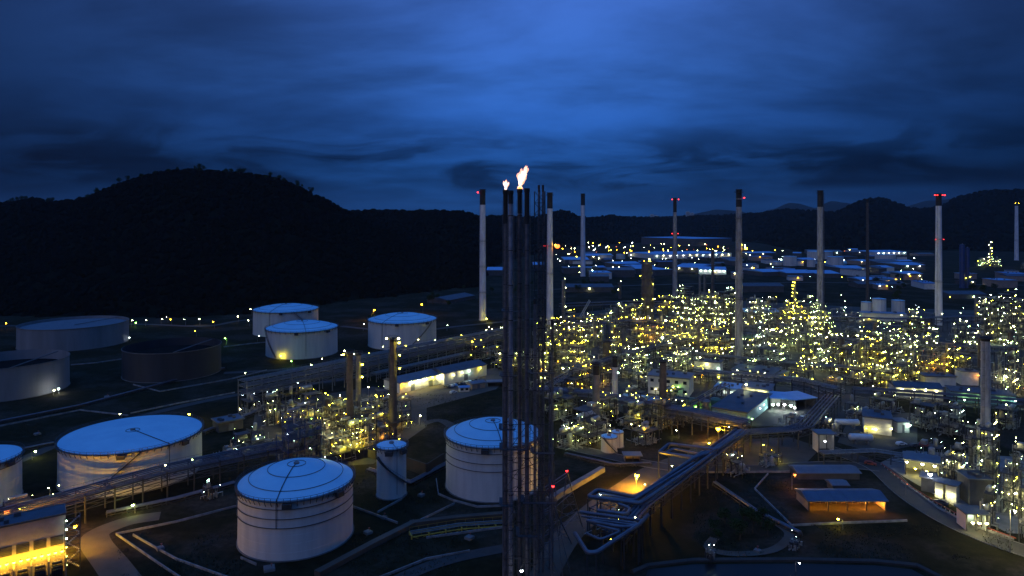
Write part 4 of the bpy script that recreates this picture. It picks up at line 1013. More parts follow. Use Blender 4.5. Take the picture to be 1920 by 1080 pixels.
rack([(1060, 615), (1180, 608), (1300, 612), (1420, 620)], 9, 7, 'rear pipe rack through the lamps of the middle plant', 4, (0, 3), 10, lamps=ls(24, 'yw', .42))
rack([(1440, 630), (1560, 640), (1700, 655), (1900, 660)], 9, 7, 'rear pipe rack through the right half of the plant', 4, (0, 3), 10, lamps=ls(30, 'wg', .42))
rack([(1560, 600), (1680, 605), (1800, 600), (1920, 598)], 9, 7, 'dim rear pipe rack below the pale tanks and red-ringed chimney', 4, (0, 3), 12, lamps=ls(8, 'w', .4))
rack([(1050, 575), (1180, 570), (1290, 572)], 9, 6, 'unlit rear pipe rack left of the lit pyramid', 4, (0, 3), 12)
rack([(770, 1000), (860, 985), (960, 978)], 1.2, 3, 'low yellow-edged pipeway left of the derrick foot', 3, (0,), 6, mp='clad', rail=True, mpost='yel')
rack([(690, 880), (770, 905), (840, 868), (900, 850)], 1.0, 2.0, 'low pipe line on sleepers behind the slim upright tank', 3, (0,), 5, rail=False)
rack([(440, 905), (330, 935), (200, 962)], 1.0, 2.2, 'low pipe line on sleepers below the truss rack', 3, (0,), 6, rail=False)
rack([(100, 830), (0, 850), (-60, 862)], 1.0, 2.2, 'low pipe line on sleepers between the two orange-lit tanks', 4, (0,), 6, rail=False)
rack([(380, 810), (470, 775), (520, 752)], 1.2, 3.0, 'low pipe line on sleepers by the plant hut', 4, (0,), 6, rail=False)
rack([(420, 690), (330, 712), (150, 760), (0, 790)], 1.0, 1.8, 'faint low pipe line on sleepers behind the widest tank', 3, (0,), 8, rail=False)
rack([(1060, 850), (1150, 870), (1220, 868)], 1.0, 1.8, 'low pipe line on sleepers by the tiny hut', 2, (0,), 6, rail=False)
rack([(1500, 1000), (1420, 960), (1340, 905)], 1.0, 1.6, 'thin low pipe line crossing the dark grass', 2, (0,), 9, rail=False)

# ------------------------------------------------------------------ buildings
def house(A, B, h, dep, label, wall='wall_w', roof='roof_d', kind='flat', win=0, rows=1, lit=None, lamps=(), doors=0, name='building', cat='building', group='plant buildings', open_front=False, over=.6, panels=0, rise=None, z0=0.0, wat=0):
    a, b_ = Vector(gp(*A)), Vector(gp(*B)); d = b_ - a; L = d.length; rz = math.atan2(d.y, d.x)
    t = thing(name, label, cat, (a.x, a.y, z0), rz, group)
    b = MB()
    if open_front:
        for k in range(max(2, int(L / 6)) + 1):
            x = .2 + (L - .4) * k / max(2, int(L / 6))
            p = MB(); p.box((x, .2, h / 2), (.35, .35, h)); obj('post', p, M['steel'], t)
        b.box((L / 2, dep - .15, h / 2), (L, .3, h)); b.box((.15, dep / 2, h / 2), (.3, dep - .7, h)); b.box((L - .15, dep / 2, h / 2), (.3, dep - .7, h))
    else:
        b.box((L / 2, dep / 2, h / 2), (L, dep, h))
    obj('wall', b, M[wall], t)
    b = MB()
    if kind == 'gable':
        rs = rise or dep * .14
        b.add([(-over, -over, h), (L + over, -over, h), (L + over, dep / 2, h + rs), (-over, dep / 2, h + rs), (-over, dep + over, h), (L + over, dep + over, h),
               (-over, -over, h - .25), (L + over, -over, h - .25), (-over, dep + over, h - .25), (L + over, dep + over, h - .25)],
              [(0, 1, 2, 3), (3, 2, 5, 4), (6, 7, 1, 0), (4, 5, 9, 8), (8, 9, 7, 6), (0, 3, 4, 8, 6), (1, 7, 9, 5, 2)])
        obj('roof', b, M[roof], t)
        nr = int(L / 4)
        if nr < 60 and L < 90:
            rb = MB()
            for k in range(nr + 1):
                x = L * k / max(1, nr); rb.bar((x, -over, h + .04), (x, dep / 2, h + rs + .04), .06, 3)
            obj('roof_seam', rb, M[roof], t, kind='stuff')
    else:
        b.box((L / 2, dep / 2, h + .2), (L + over * 2, dep + over * 2, .4)); obj('roof', b, M[roof], t)
        if not open_front and dep > 6 and L < 80:
            b = MB()
            for k in range(4):
                b.box((L * rnd.uniform(.15, .85), dep * rnd.uniform(.2, .8), h + .9), (rnd.uniform(1, 2.0), rnd.uniform(1, 1.6), 1.0))
            obj('roof_unit', b, M['wall_d'], t, kind='stuff')
            b = MB(); b.path([(-over, -over, h + .5), (L + over, -over, h + .5), (L + over, dep + over, h + .5), (-over, dep + over, h + .5)], .12, 4, True); obj('parapet', b, M['conc'], t)
    for k in range(panels + 1 if panels else 0):
        p = MB(); p.box((L * k / panels, -.03, h / 2), (.25, .1, h)); obj('pilaster', p, M[wall], t)
    for r_ in range(rows):
        for k in range(win):
            ww, wh = min(1.8, L / win * .55), min(1.6, h / rows * .45)
            cxw = L * (k + .5) / win; cz = h * (r_ + .55) / rows
            p = MB(); p.box((cxw, -.02, cz), (ww + .25, .08, wh + .25)); f = obj('window', p, M['conc'], t)
            p = MB(); p.box((cxw, -.05, cz), (ww, .06, wh)); obj('pane', p, LITM[lit] if lit and rnd.random() < .6 else M['glass'], f)
    for k in range(doors):
        cxd = L * (k + .7) / (doors + .4); p = MB(); p.box((cxd, -.03, min(h * .4, 1.9)), (min(3.2, L * .2), .1, min(h * .8, 3.8))); obj('door', p, M['roof_g'], t)
    for (fx, fz, k, r) in lamps: lamp(t, (L * fx, -1.3, h * fz), k, r, wat or r * r * 900)
    return t
LITM = dict(y=glowmat('lit_window', (1, .75, .25), 1.6), w=glowmat('lit_window', (.9, 1, .8), 1.6))
house((750, 738), (830, 719), 6.0, 15, 'floodlit white workshop with gabled grey roof nearest the left unit', 'wall_w', 'roof_g', 'gable', 0, lamps=[(.06, .85, 'a', .38), (.24, .9, 'w', .62), (.40, .9, 'w', .62), (.56, .9, 'w', .62), (.72, .92, 'y', .6), (.9, .9, 'w', .6)], doors=2, panels=6, wat=900)
house((833, 722), (912, 704), 7.0, 16, 'long white workshop with dark roof and four wall lamps', 'wall_w', 'roof_d', 'gable', 0, lamps=[(.18, .75, 'w', .38), (.38, .8, 'w', .38), (.55, .8, 'm', .4), (.82, .85, 'y', .38)], panels=5, doors=1)
house((885, 731), (910, 727), 3.4, 6, 'small cream shed in front of the dark-roofed workshop', 'wall_b', 'roof_g', 'gable', 0, doors=1)
house((862, 735), (880, 734), 2.6, 4, 'little white hut with pale blue roof beside the cream shed', 'wall_w', 'roof_b', 'gable', 2)
house((915, 725), (945, 724), 2.4, 5, 'low pale canopy roof next to the flare pipes', 'wall_d', 'roof_g', 'flat', open_front=True)
house((410, 812), (456, 803), 4.4, 9, 'grey plant hut with flat roof left of the left unit', 'wall_d', 'roof_g', 'flat', doors=1)
bt = house((-150, 1138), (122, 1070), 16.0, 7.5, 'large pale substation with row of yellow-lit transformer bays', 'wall_s', 'roof_d', 'flat', 0, lamps=[], panels=8, over=.25)
Lb = (Vector(gp(122, 1070)) - Vector(gp(-150, 1138))).length
for k in range(8):
    p = MB(); p.box((Lb * (k + .5) / 8, -.08, 9.2), (Lb / 8 - .9, .1, 2.6)); f = obj('louvre', p, M['wall_d'], bt)
    p = MB()
    for q in range(6): p.box((Lb * (k + .5) / 8, -.17, 8.1 + q * .45), (Lb / 8 - 1.2, .08, .16))
    obj('slats', p, M['steel'], f, kind='stuff')
for k in range(9):
    p = MB(); p.box((Lb * k / 8, -2.6, 2.8), (.35, 5.0, 5.6)); obj('bay_wall', p, M['conc'], bt)
for k in range(20): 
    if k % 1 == 0: lamp(bt, (Lb * (k + .5) / 20, -2.2, 6.6), 'a', .42, 480)
for k in range(5): lamp(bt, (Lb * (.40 + .13 * k), 9.2, 7.5), 'a', .7, 16000)
for k in range(8):
    X0, Y0 = gp(-150, 1138); dv = (Vector(gp(122, 1070)) - Vector((X0, Y0))); rz = math.atan2(dv.y, dv.x)
    ex, ey = rot(Lb * (k + .5) / 8, -3.4, rz)
    if X0 + ex > -150:
        t = thing('transformer', 'dark finned transformer standing in a yellow-lit bay', 'transformer', (X0 + ex, Y0 + ey, 0), rz, 'transformers in the yellow bays')
        p = MB(); p.box((0, 0, 1.9), (2.6, 2.0, 3.2)); obj('body', p, M['dark'], t)
        p = MB()
        for q in range(7): p.box((-1.2 + q * .4, -1.35, 1.8), (.12, .7, 2.4))
        obj('fins', p, M['steel'], t, kind='stuff')
        p = MB(); p.drum((-1, 0, 4.3), (1, 0, 4.3), .45, 10); obj('oil_vessel', p, M['steel'], t, True)
        for q in (-.8, 0, .8):
            p = MB(); p.lathe([(.12, 3.5), (.2, 3.8), (.1, 4.1), (.18, 4.4), (.05, 4.9)], 8, (q, .5, 0)); obj('bushing', p, M['wall_w'], t)
st_ = thing('stair_tower', 'open steel stair tower at the right end of the substation', 'stair tower', (*gp(136, 1066), 0), .56)
b = MB()
for x in (-1.8, 1.8):
    for y in (-1.8, 1.8): b.bar((x, y, 0), (x, y, 15), .14)
for k in range(6):
    z = 2.5 * k
    for q in ((-1.8, -1.8, 1.8, -1.8), (1.8, -1.8, 1.8, 1.8), (-1.8, 1.8, 1.8, 1.8), (-1.8, -1.8, -1.8, 1.8)): b.bar((q[0], q[1], z + 2.5), (q[2], q[3], z + 2.5), .1)
obj('framework', b, M['steel'], st_)
for k in range(6):
    b = MB(); s_ = 1 if k % 2 else -1
    for q in range(9): b.box((s_ * (-1.5 + 3 * q / 8), -.8 * s_, 2.5 * k + 2.5 * q / 8), (.4, 1.0, .06))
    obj('flight', b, M['steel_lt'], st_)
    lamp(st_, (-1.4, -1.9, 2.5 * k + 2.2), 'm' if k > 2 else 'y', .2)
# right of centre
house((1215, 737), (1292, 745), 10, 16, 'white-walled plant house with green wall lamp', 'wall_w', 'roof_g', 'flat', 5, 2, None, [(.75, .55, 'n', .34), (.2, .3, 'w', .25)])
house((1165, 760), (1235, 768), 3.5, 12, 'low shed with pale blue roof behind the stepped rack', 'wall_t', 'roof_b', 'gable', 0, lamps=[(.95, .7, 'c', .35), (.1, .5, 'm', .3)])
house((1302, 695), (1350, 700), 6.5, 9, 'small cream-lit block house above the blue-roofed offices', 'wall_w', 'roof_d', 'flat', 0, lamps=[(.5, .8, 'w', .4), (.95, .5, 'm', .35)], panels=4)
house((1372, 712), (1450, 722), 6.0, 22, 'dark-roofed house with pale front behind the pipe bridge', 'wall_w', 'roof_d', 'flat', 10, lamps=[(.05, .6, 'w', .3)])
house((1450, 722), (1478, 712), 5.0, 12, 'small lean-to with light roof right of the dark-roofed house', 'wall_d', 'roof_g', 'flat', 0)
house((1340, 741), (1392, 747), 4.5, 14, 'blue-roofed office at the left of the brightly lit courtyard', 'wall_w', 'roof_bb', 'flat', 4, 1, 'w', [(.8, .6, 'm', .35)])
house((1392, 749), (1445, 755), 6.5, 15, 'glaring white office with a bright roof front', 'wall_w', 'roof_g', 'flat', 6, 1, 'w', [(.15, 1.35, 'w', .4), (.35, .75, 'w', .4), (.7, .75, 'w', .4)], wat=900)
house((1445, 768), (1492, 772), 6.0, 14, 'brilliantly lit entrance building with blue roof beside the courtyard', 'wall_w', 'roof_bb', 'flat', 0, lamps=[(.1, .5, 'm', .55), (.3, .55, 'c', .6), (.55, .6, 'c', .6), (.8, .55, 'm', .6), (.95, .4, 'c', .5)], open_front=True, wat=1200)
house((1492, 768), (1530, 764), 5.0, 14, 'bright blue flat-roofed shelter right of the lit entrance', 'wall_d', 'roof_bb', 'flat', 0, open_front=True)
house((1400, 798), (1446, 761), 6.0, 17, 'dark flat-roofed hall with teal lamp-lit side wall in the plant centre', 'wall_t', 'roof_d', 'flat', 0, lamps=[(.10, .4, 'g', .3), (.42, .75, 'c', .26), (.58, .8, 'c', .26), (.93, .85, 'c', .26)])
for i, (px, py, m) in enumerate([(1297, 772, 'vgreen'), (1322, 775, 'steel_lt'), (1342, 772, 'vgreen')]):
    t = thing('squat_tank', ['green-lit squat tank behind the stepped rack', 'unlit grey squat tank between two green-lit ones', 'squat tank glowing yellow-green next to the dark flat-roofed hall'][i], 'tank', (*gp(px, py), 0), 0, 'squat tanks')
    b = MB(); b.lathe([(2.8, 0), (2.8, 6.5), (2.2, 7.0), (.02, 7.3)], 24); obj('shell', b, M[m], t, True)
    b = MB(); b.path([(2.9 * math.cos(k * PI / 10), 2.9 * math.sin(k * PI / 10), 7.5) for k in range(20)], .06, 3, True); obj('railing', b, M['steel'], t)
    if i != 1: lamp(t, (1.2, -3.2, 3.5), 'n', .5)
house((1620, 812), (1672, 818), 7.5, 14, 'white box house with dark roof and lit ground windows', 'wall_w', 'roof_d', 'flat', 0, lamps=[(.08, .35, 'y', .3), (.3, .35, 'y', .3), (.42, .35, 'w', .3), (.98, .5, 'w', .34)])
house((1683, 812), (1705, 812), 5, 6, 'small lit white cabin right of the white box house', 'wall_w', 'roof_g', 'flat', 0, lamps=[(.9, .8, 'm', .45)], doors=1)
house((1535, 850), (1566, 850), 8, 6, 'narrow entry canopy with white lit side and stairs', 'wall_w', 'roof_g', 'flat', 0, lamps=[(.3, .7, 'c', .36)], open_front=True)
house((1680, 747), (1768, 752), 6.5, 14, 'long dark-roofed shed with a row of pointed wall lamps', 'wall_w', 'roof_d', 'gable', 0, lamps=[(.12, .85, 'w', .42), (.38, .85, 'w', .42), (.62, .85, 'w', .42), (.85, .85, 'w', .42)], panels=6)
house((1785, 754), (1905, 764), 5.5, 14, 'long teal canopy with green-white lamps at the right', 'wall_t', 'roof_d', 'flat', 0, lamps=[(.2, .8, 'g', .4), (.42, .8, 'g', .4), (.78, .8, 'g', .35), (.98, .7, 'm', .5)])
house((1735, 725), (1792, 726), 6, 10, 'pale panelled wall building behind the lamp-lined shed', 'wall_w', 'roof_d', 'flat', 0, panels=3)
house((1803, 722), (1835, 723), 8, 8, 'orange-lit cream annex left of the ribbed stack', 'wall_w', 'roof_g', 'flat', 0, lamps=[(.9, .8, 'o', .6)])
# shelter sheds in the right foreground
house((1516, 958), (1662, 958), 3.6, 10, 'orange-glowing open shed with blue roof on the dark grass', 'wall_b', 'roof_n', 'gable', 0, lamps=[], open_front=True, rise=1.5)
sh = gp(1516, 958); 
sb_ = thing('storage_rack', 'orange-lit steel racking inside the open shed', 'racking', (sh[0], sh[1], 0))
b = MB(); Ls = gp(1662, 958)[0] - sh[0]
for k in range(14): 
    x = 1 + (Ls - 2) * k / 13; b.bar((x, 6, 0), (x, 6, 2.9), .08); b.bar((x, 8.5, 0), (x, 8.5, 2.9), .08)
for z in (.9, 1.8, 2.7): b.bar((1, 6, z), (Ls - 1, 6, z), .07); b.bar((1, 8.5, z), (Ls - 1, 8.5, z), .07)
obj('framework', b, M['steel_lt'], sb_)
for k in range(9): lamp(sb_, (2 + (Ls - 4) * k / 8, 2.2, 2.7), 'o', .26, 1300)
house((1497, 899), (1612, 899), 2.6, 8, 'long grey-roofed shed behind the orange-glowing shed', 'wall_d', 'roof_g', 'gable', 0, rise=1.0)
house((1562, 922), (1590, 922), 2.5, 5, 'small grey hut between the two sheds', 'wall_d', 'roof_g', 'gable')
house((1697, 890), (1762, 900), 6, 9, 'floodlit white process shelter beside the curving road', 'wall_w', 'roof_g', 'flat', 0, lamps=[(.05, .9, 'w', .4), (.3, .55, 'y', .4), (.5, .9, 'w', .5), (.62, .5, 'y', .42), (.85, .9, 'w', .5)], open_front=True)
house((1727, 920), (1752, 925), 5.0, 6, 'purple-grey cabin with glaring white top lamp', 'wall_d', 'roof_g', 'flat', lamps=[(.7, 1.4, 'c', .7)])
house((1753, 932), (1768, 936), 5.5, 5, 'small bright-fronted cabin left of the silver cabin', 'wall_w', 'roof_g', 'flat', lamps=[(.5, .4, 'w', .5)])
house((1773, 940), (1793, 945), 6.0, 5, 'silver cabin lit from below beside the low frame', 'wall_w', 'roof_g', 'flat', lamps=[(.5, .45, 'w', .5)])
house((1818, 948), (1860, 950), 9.0, 8, 'purple-roofed equipment block in front of the heater', 'wall_d', 'roof_d', 'flat')
house((1172, 867), (1202, 867), 2.6, 4, 'tiny bus-shelter hut by the dirt road', 'wall_b', 'roof_g', 'flat', open_front=True)
house((1812, 996), (1852, 998), 5.5, 6, 'white-lit open kiosk with dark roof near the road', 'wall_w', 'roof_d', 'flat', lamps=[(.2, .6, 'w', .4), (.5, .6, 'w', .45), (.85, .6, 'w', .4)], open_front=True)
house((1617, 600), (1700, 603), 7, 12, 'low block with blue roof in front of the pale tanks', 'wall_w', 'roof_b', 'flat', lamps=[(.15, .3, 'y', .5)])
house((1397, 596), (1462, 597), 6, 30, 'low wide shed with bright blue roof right of the tallest chimney', 'wall_d', 'roof_bb', 'gable', rise=2)
house((1398, 640), (1450, 640), 5, 14, 'mint-lit loading canopy right of the tallest chimney foot', 'wall_t', 'roof_d', 'flat', lamps=[(.35, .8, 'c', .4), (.5, .85, 'c', .4), (.65, .9, 'c', .4), (.8, .95, 'c', .4), (.6, .2, 'm', .4)], open_front=True)
# far town
FB = [((1225, 486), (1372, 483), 9, 70, 'roof_bb', 'long floodlit warehouse with blue roof in the far town', 12),
      ((1058, 494), (1105, 494), 7, 60, 'roof_bb', 'flat blue-edged roof below the distant white chimney', 0),
      ((1155, 503), (1202, 502), 7, 30, 'roof_bb', 'bright blue low roof left of the slender chimney', 0),
      ((1192, 514), (1228, 514), 8, 60, 'roof_bb', 'left pale blue hall beside the tall reactor tower', 0),
      ((1228, 517), (1262, 516), 8, 70, 'roof_bb', 'middle pale blue hall behind the slender chimney', 0),
      ((1262, 510), (1310, 512), 8, 60, 'roof_bb', 'long pale blue hall right of the slender chimney', 2),
      ((1310, 514), (1362, 515), 7, 40, 'roof_bb', 'narrow pale blue roof left of the tallest chimney', 6),
      ((1100, 486), (1150, 486), 7, 50, 'roof_bb', 'blue hall right of the distant white chimney', 2),
      ((913, 517), (942, 517), 8, 40, 'roof_bb', 'blue-edged roof between white chimney and flares', 0),
      ((1000, 503), (1022, 503), 6, 40, 'roof_bb', 'small blue roof behind the flare derrick', 0),
      ((1300, 462), (1372, 460), 22, 150, 'roof_bb', 'huge dim blue hangar at the foot of the far hills', 0),
      ((1406, 480), (1455, 479), 6, 30, 'roof_bb', 'warm-edged low roof right of the tallest chimney', 1),
      ((1475, 520), (1530, 520), 6, 40, 'roof_bb', 'pale blue shed row beyond the lit mast', 0),
      ((1530, 521), (1576, 521), 6, 40, 'roof_bb', 'pale blue shed right of the chimney with side pipe', 0),
      ((1430, 518), (1466, 517), 6, 30, 'roof_bb', 'small bright blue shed in the far town middle', 0),
      ((1642, 479), (1700, 478), 7, 60, 'roof_bb', 'lamp-rimmed blue hall below the pointed hill', 6),
      ((1640, 498), (1690, 498), 7, 40, 'roof_g', 'dim grey hall below the pointed hill', 0),
      ((1690, 505), (1735, 505), 7, 50, 'roof_bb', 'dim blue hall left of the red-ringed chimney', 2),
      ((1580, 512), (1625, 512), 7, 40, 'roof_bb', 'blue shed by the distant gas spheres', 3),
      ((1515, 478), (1580, 479), 8, 60, 'roof_g', 'grey hall with reddish side behind the chimney with side pipe', 3),
      ((1370, 498), (1400, 498), 8, 40, 'roof_g', 'dark hall directly behind the tallest chimney', 1),
      ((1140, 520), (1190, 520), 10, 30, 'roof_g', 'dim purple-grey hall left of the tall reactor tower', 0),
      ((1108, 528), (1142, 528), 12, 20, 'roof_g', 'pinkish block with stacked lights right of the flares', 0),
      ((1610, 540), (1700, 540), 8, 30, 'roof_d', 'unlit long shed behind the pale tanks', 0),
      ((1395, 548), (1470, 548), 12, 30, 'roof_d', 'dark louvred hall right of the tallest chimney', 0),
      ((1060, 548), (1150, 548), 10, 40, 'roof_d', 'dark hall behind the left plant area', 1),
      ((1780, 560), (1850, 560), 8, 30, 'roof_d', 'dark hall right of the red-ringed chimney', 0),
      ((840, 570), (890, 560), 6, 30, 'roof_d', 'unlit low shed left of the leftmost chimney', 0)]
for A_, B_, h, dep, rf, lb, nl in FB:
    if A_[1] < 525: h *= 1.25; dep *= 1.9
    else: h *= .7
    house(A_, B_, h, dep, lb, 'wall_w' if nl > 4 else 'wall_d', rf, 'gable' if dep < 115 else 'flat', lamps=[((i + .5) / nl, .75, rnd.choice('wwcm'), .75) for i in range(nl)], group='far town buildings', rise=3)
for _ in range(64):
    px, py = rnd.choice(((rnd.uniform(1050, 1400), rnd.uniform(474, 525)), (rnd.uniform(1390, 1730), rnd.uniform(474, 530)), (rnd.uniform(1600, 1910), rnd.uniform(490, 545))))
    Y = F * CH / (py - HZ); w = rnd.uniform(14, 42)
    house((px, py), (px + w, py + rnd.uniform(-.6, .6)), rnd.uniform(5, 11), rnd.uniform(14, 50), 'small bluish shed or house in the far town below the hills', rnd.choice(('wall_w', 'wall_d', 'wall_d', 'wall_b')), rnd.choice(('roof_bb', 'roof_b', 'roof_n', 'roof_g', 'roof_d')), rnd.choice(('gable', 'flat')), group='small buildings of the far town', lamps=[(rnd.random(), .9, rnd.choice('wca'), .5) for q in range(rnd.choice((0, 0, 1, 2)))], wat=.001, rise=2.5)
for i, (a, b_, pb, pt) in enumerate([(1219, 1226, 416, 402), (1226, 1234, 416, 404), (1286, 1293, 416, 397), (1294, 1301, 416, 399)]):
    Y = 5200.0
    t = thing('tower_block', ['left block of the distant pair on the skyline by the slender chimney', 'right block of the distant pair on the skyline by the slender chimney', 'left tower of the twin towers on the far skyline', 'right tower of the twin towers on the far skyline'][i], 'tower block', (xat((a + b_) / 2, Y), Y, zat(pb, Y) - 30), 0, 'skyline tower blocks')
    w = (b_ - a) / F * Y; h = zat(pt, Y) - zat(pb, Y) + 30
    p = MB(); p.box((0, 0, h / 2), (w, 14, h)); obj('wall', p, M['wall_w'], t)
    p = MB(); p.box((0, 0, h + 1), (w * .5, 6, 2)); obj('roof_house', p, M['wall_w'], t)
    p = MB()
    for r_ in range(int(h / 4)): p.box((0, -7.02, 3 + r_ * 4), (w * .85, .1, 1.4))
    obj('window_bands', p, M['glass'], t, kind='stuff')

# ------------------------------------------------------------------ street lamps
def street_lamp(px, pyh, pyg, k, r, label, group, watts=0):
    X, Y = gp(px, pyg); H = max(3.0, zat(pyh, Y))
    t = thing('street_lamp', label, 'street lamp', (X, Y, 0), rnd.random() * 6, group)
    b = MB(); b.lathe([(.16, 0), (.08, H)], 6); obj('pole', b, M['steel_lt'], t)
    b = MB(); b.bar((0, 0, H), (1.2, 0, H + .2), .06); obj('arm', b, M['steel_lt'], t)
    lamp(t, (1.3, 0, H), k, r, watts)
    return t
near = [(1193, 889, 916, 'a', .85, 'sodium street lamp glowing orange beside the dirt road'), (1348, 806, 832, 'a', .95, 'starry orange lamp at the bend of the pipe racks'),
        (1324, 830, 850, 'y', .38, 'yellow lamp left of the starry orange lamp'), (1485, 891, 918, 'o', .55, 'orange lamp at the corner of the grey-roofed shed'),
        (786, 778, 797, 'w', .3, 'curved white lamp on the dark grass right of the left unit'), (691, 727, 745, 'w', .3, 'white lamp left of the floodlit workshop'),
        (1437, 834, 850, 'y', .22, 'small lamp in the dark yard below the courtyard'), (1273, 808, 822, 'w', .25, 'little curved lamp under the stepped pipe rack'),
        (1346, 708, 728, 'y', .5, 'yellow lamp above the blue-roofed office'), (60, 848, 862, 'g', .42, 'greenish lamp between the two orange-lit tanks'),
        (107, 836, 846, 'g', .3, 'greenish lamp by the left rim of the widest white tank'), (253, 944, 962, 'g', .4, 'lamp in a bracket under the truss pipe rack'),
        (228, 777, 800, 'w', .3, 'white lamp behind the left rim of the widest tank roof'), (360, 776, 792, 'y', .5, 'yellow flood lamp behind the widest white tank'),
        (455, 767, 785, 'w', .3, 'slanted white lamp beside the grey plant hut'), (110, 733, 738, 'c', .5, 'bright footing lamp at the base of the black-interior tank'),
        (100, 735, 741, 'w', .4, 'second footing lamp at the base of the black-interior tank'), (548, 680, 686, 'n', .45, 'green lamp in front of the near domed twin tank'),
        (525, 671, 676, 'y', .45, 'yellow footing lamp at the foot of the near domed twin tank'), (425, 634, 646, 'n', .5, 'green lamp between dark tank and domed tanks'),
        (483, 630, 640, 'c', .3, 'white lamp behind the near domed twin tank'), (681, 608, 620, 'c', .4, 'white lamp left of the domed tank with diagonal stair'),
        (700, 581, 600, 'a', .7, 'amber lamp among bushes behind the domed tanks'), (793, 571, 590, 'a', .8, 'amber lamp at the foot of the dark hill'),
        (838, 610, 620, 'w', .35, 'small white lamp right of the domed tank with diagonal stair'), (253, 605, 612, 'n', .6, 'green lamp beside the wide grey open-topped tank'),
        (702, 636, 648, 'c', .3, 'white lamp beside the domed tank with diagonal stair'), (245, 634, 640, 'c', .4, 'white lamp at the foot of the wide grey tank'),
        (697, 680, 705, 'w', .34, 'white lamp in front of the long three-tier pipe rack'), (562, 718, 735, 'c', .3, 'bluish lamp over the left unit behind the rack'),
        (1698, 905, 930, 'o', .2, 'small red-orange lamp on the curving road'), (1580, 982, 992, 'y', .34, 'low dome lamp on the dark field below the shed'),
        (1492, 1064, 1072, 'c', .22, 'tiny white lamp at the pond edge'), (1894, 955, 1036, 'w', .34, 'tall lamp post at the right end of the curving road'),
        (1160, 700, 720, 'm', .4, 'mint lamp between the short stacks'), (1640, 845, 862, 'r', .2, 'small red lamp at the head of the road'),
        (912, 598, 604, 'y', .6, 'lamp lighting the foot of the leftmost chimney'), (910, 620, 628, 'w', .4, 'small white lamp in front of the leftmost chimney'),
        (1246, 602, 622, 'w', 1.0, 'brightest white lamp in the middle of the plant'), (1243, 634, 648, 'm', .8, 'mint lamp beside a pink lamp in the plant middle'), (1880, 705, 730, 'w', .8, 'starry white lamp right of the ribbed stack'),
        (20, 960, 1010, 'o', .8, 'amber lamp behind the substation lighting the orange tanks'), (150, 985, 1030, 'a', .5, 'amber lamp beside the stair tower by the dirt road'), (75, 955, 992, 'o', .75, 'amber lamp under the truss rack by the substation')]
POWER = {1193: 42000, 1348: 22000, 1485: 1500, 786: 700, 1346: 2500, 60: 500, 455: 900, 110: 900, 548: 500, 525: 1200, 425: 900, 700: 12000, 793: 9000, 253: 600, 20: 26000, 150: 3500, 75: 22000, 912: 2500, 1246: 9000, 1243: 2500, 1880: 5000, 1894: 8000, 360: 2500, 1580: 400, 1437: 500, 1273: 500, 691: 900}
for p in near: street_lamp(*p, 'lamps standing in the plant', POWER.get(p[0], 0))
for px, py in [(10, 606), (246, 601), (273, 600), (302, 599), (315, 594), (322, 599), (348, 599), (375, 598), (402, 603), (368, 620), (447, 593), (472, 580), (468, 601)]:
    street_lamp(px, py, py + 11, rnd.choice('wwaw') if px != 10 else 'a', rnd.uniform(.25, .55), 'small roadside lamp along the foot of the big hill', 'roadside lamps at the foot of the hill')
for _ in range(285):
    r_ = rnd.random()
    if r_ < .42: px, py = rnd.uniform(1055, 1400), rnd.gauss(468, 7)
    elif r_ < .58: px, py = rnd.uniform(1040, 1350), rnd.uniform(475, 512)
    elif r_ < .74: px, py = rnd.uniform(1400, 1720), rnd.uniform(468, 522)
    elif r_ < .82: px, py = rnd.uniform(1730, 1835), rnd.gauss(440, 2.5)
    elif r_ < .90: px, py = rnd.uniform(1080, 1330), rnd.uniform(440, 458)
    else: px, py = rnd.uniform(1560, 1920), rnd.uniform(520, 600)
    py = max(437, py); Y = F * CH / (py + 4 - HZ)
    k = rnd.choice('yaawwco' if py < 474 else 'wwccmy')
    street_lamp(px, py, py + 4, k, Y * .00060 * (rnd.uniform(.35, .75) if rnd.random() < .7 else rnd.uniform(.75, 1.2)), 'pinprick lamp of the far town below the hills', 'far town lamps')

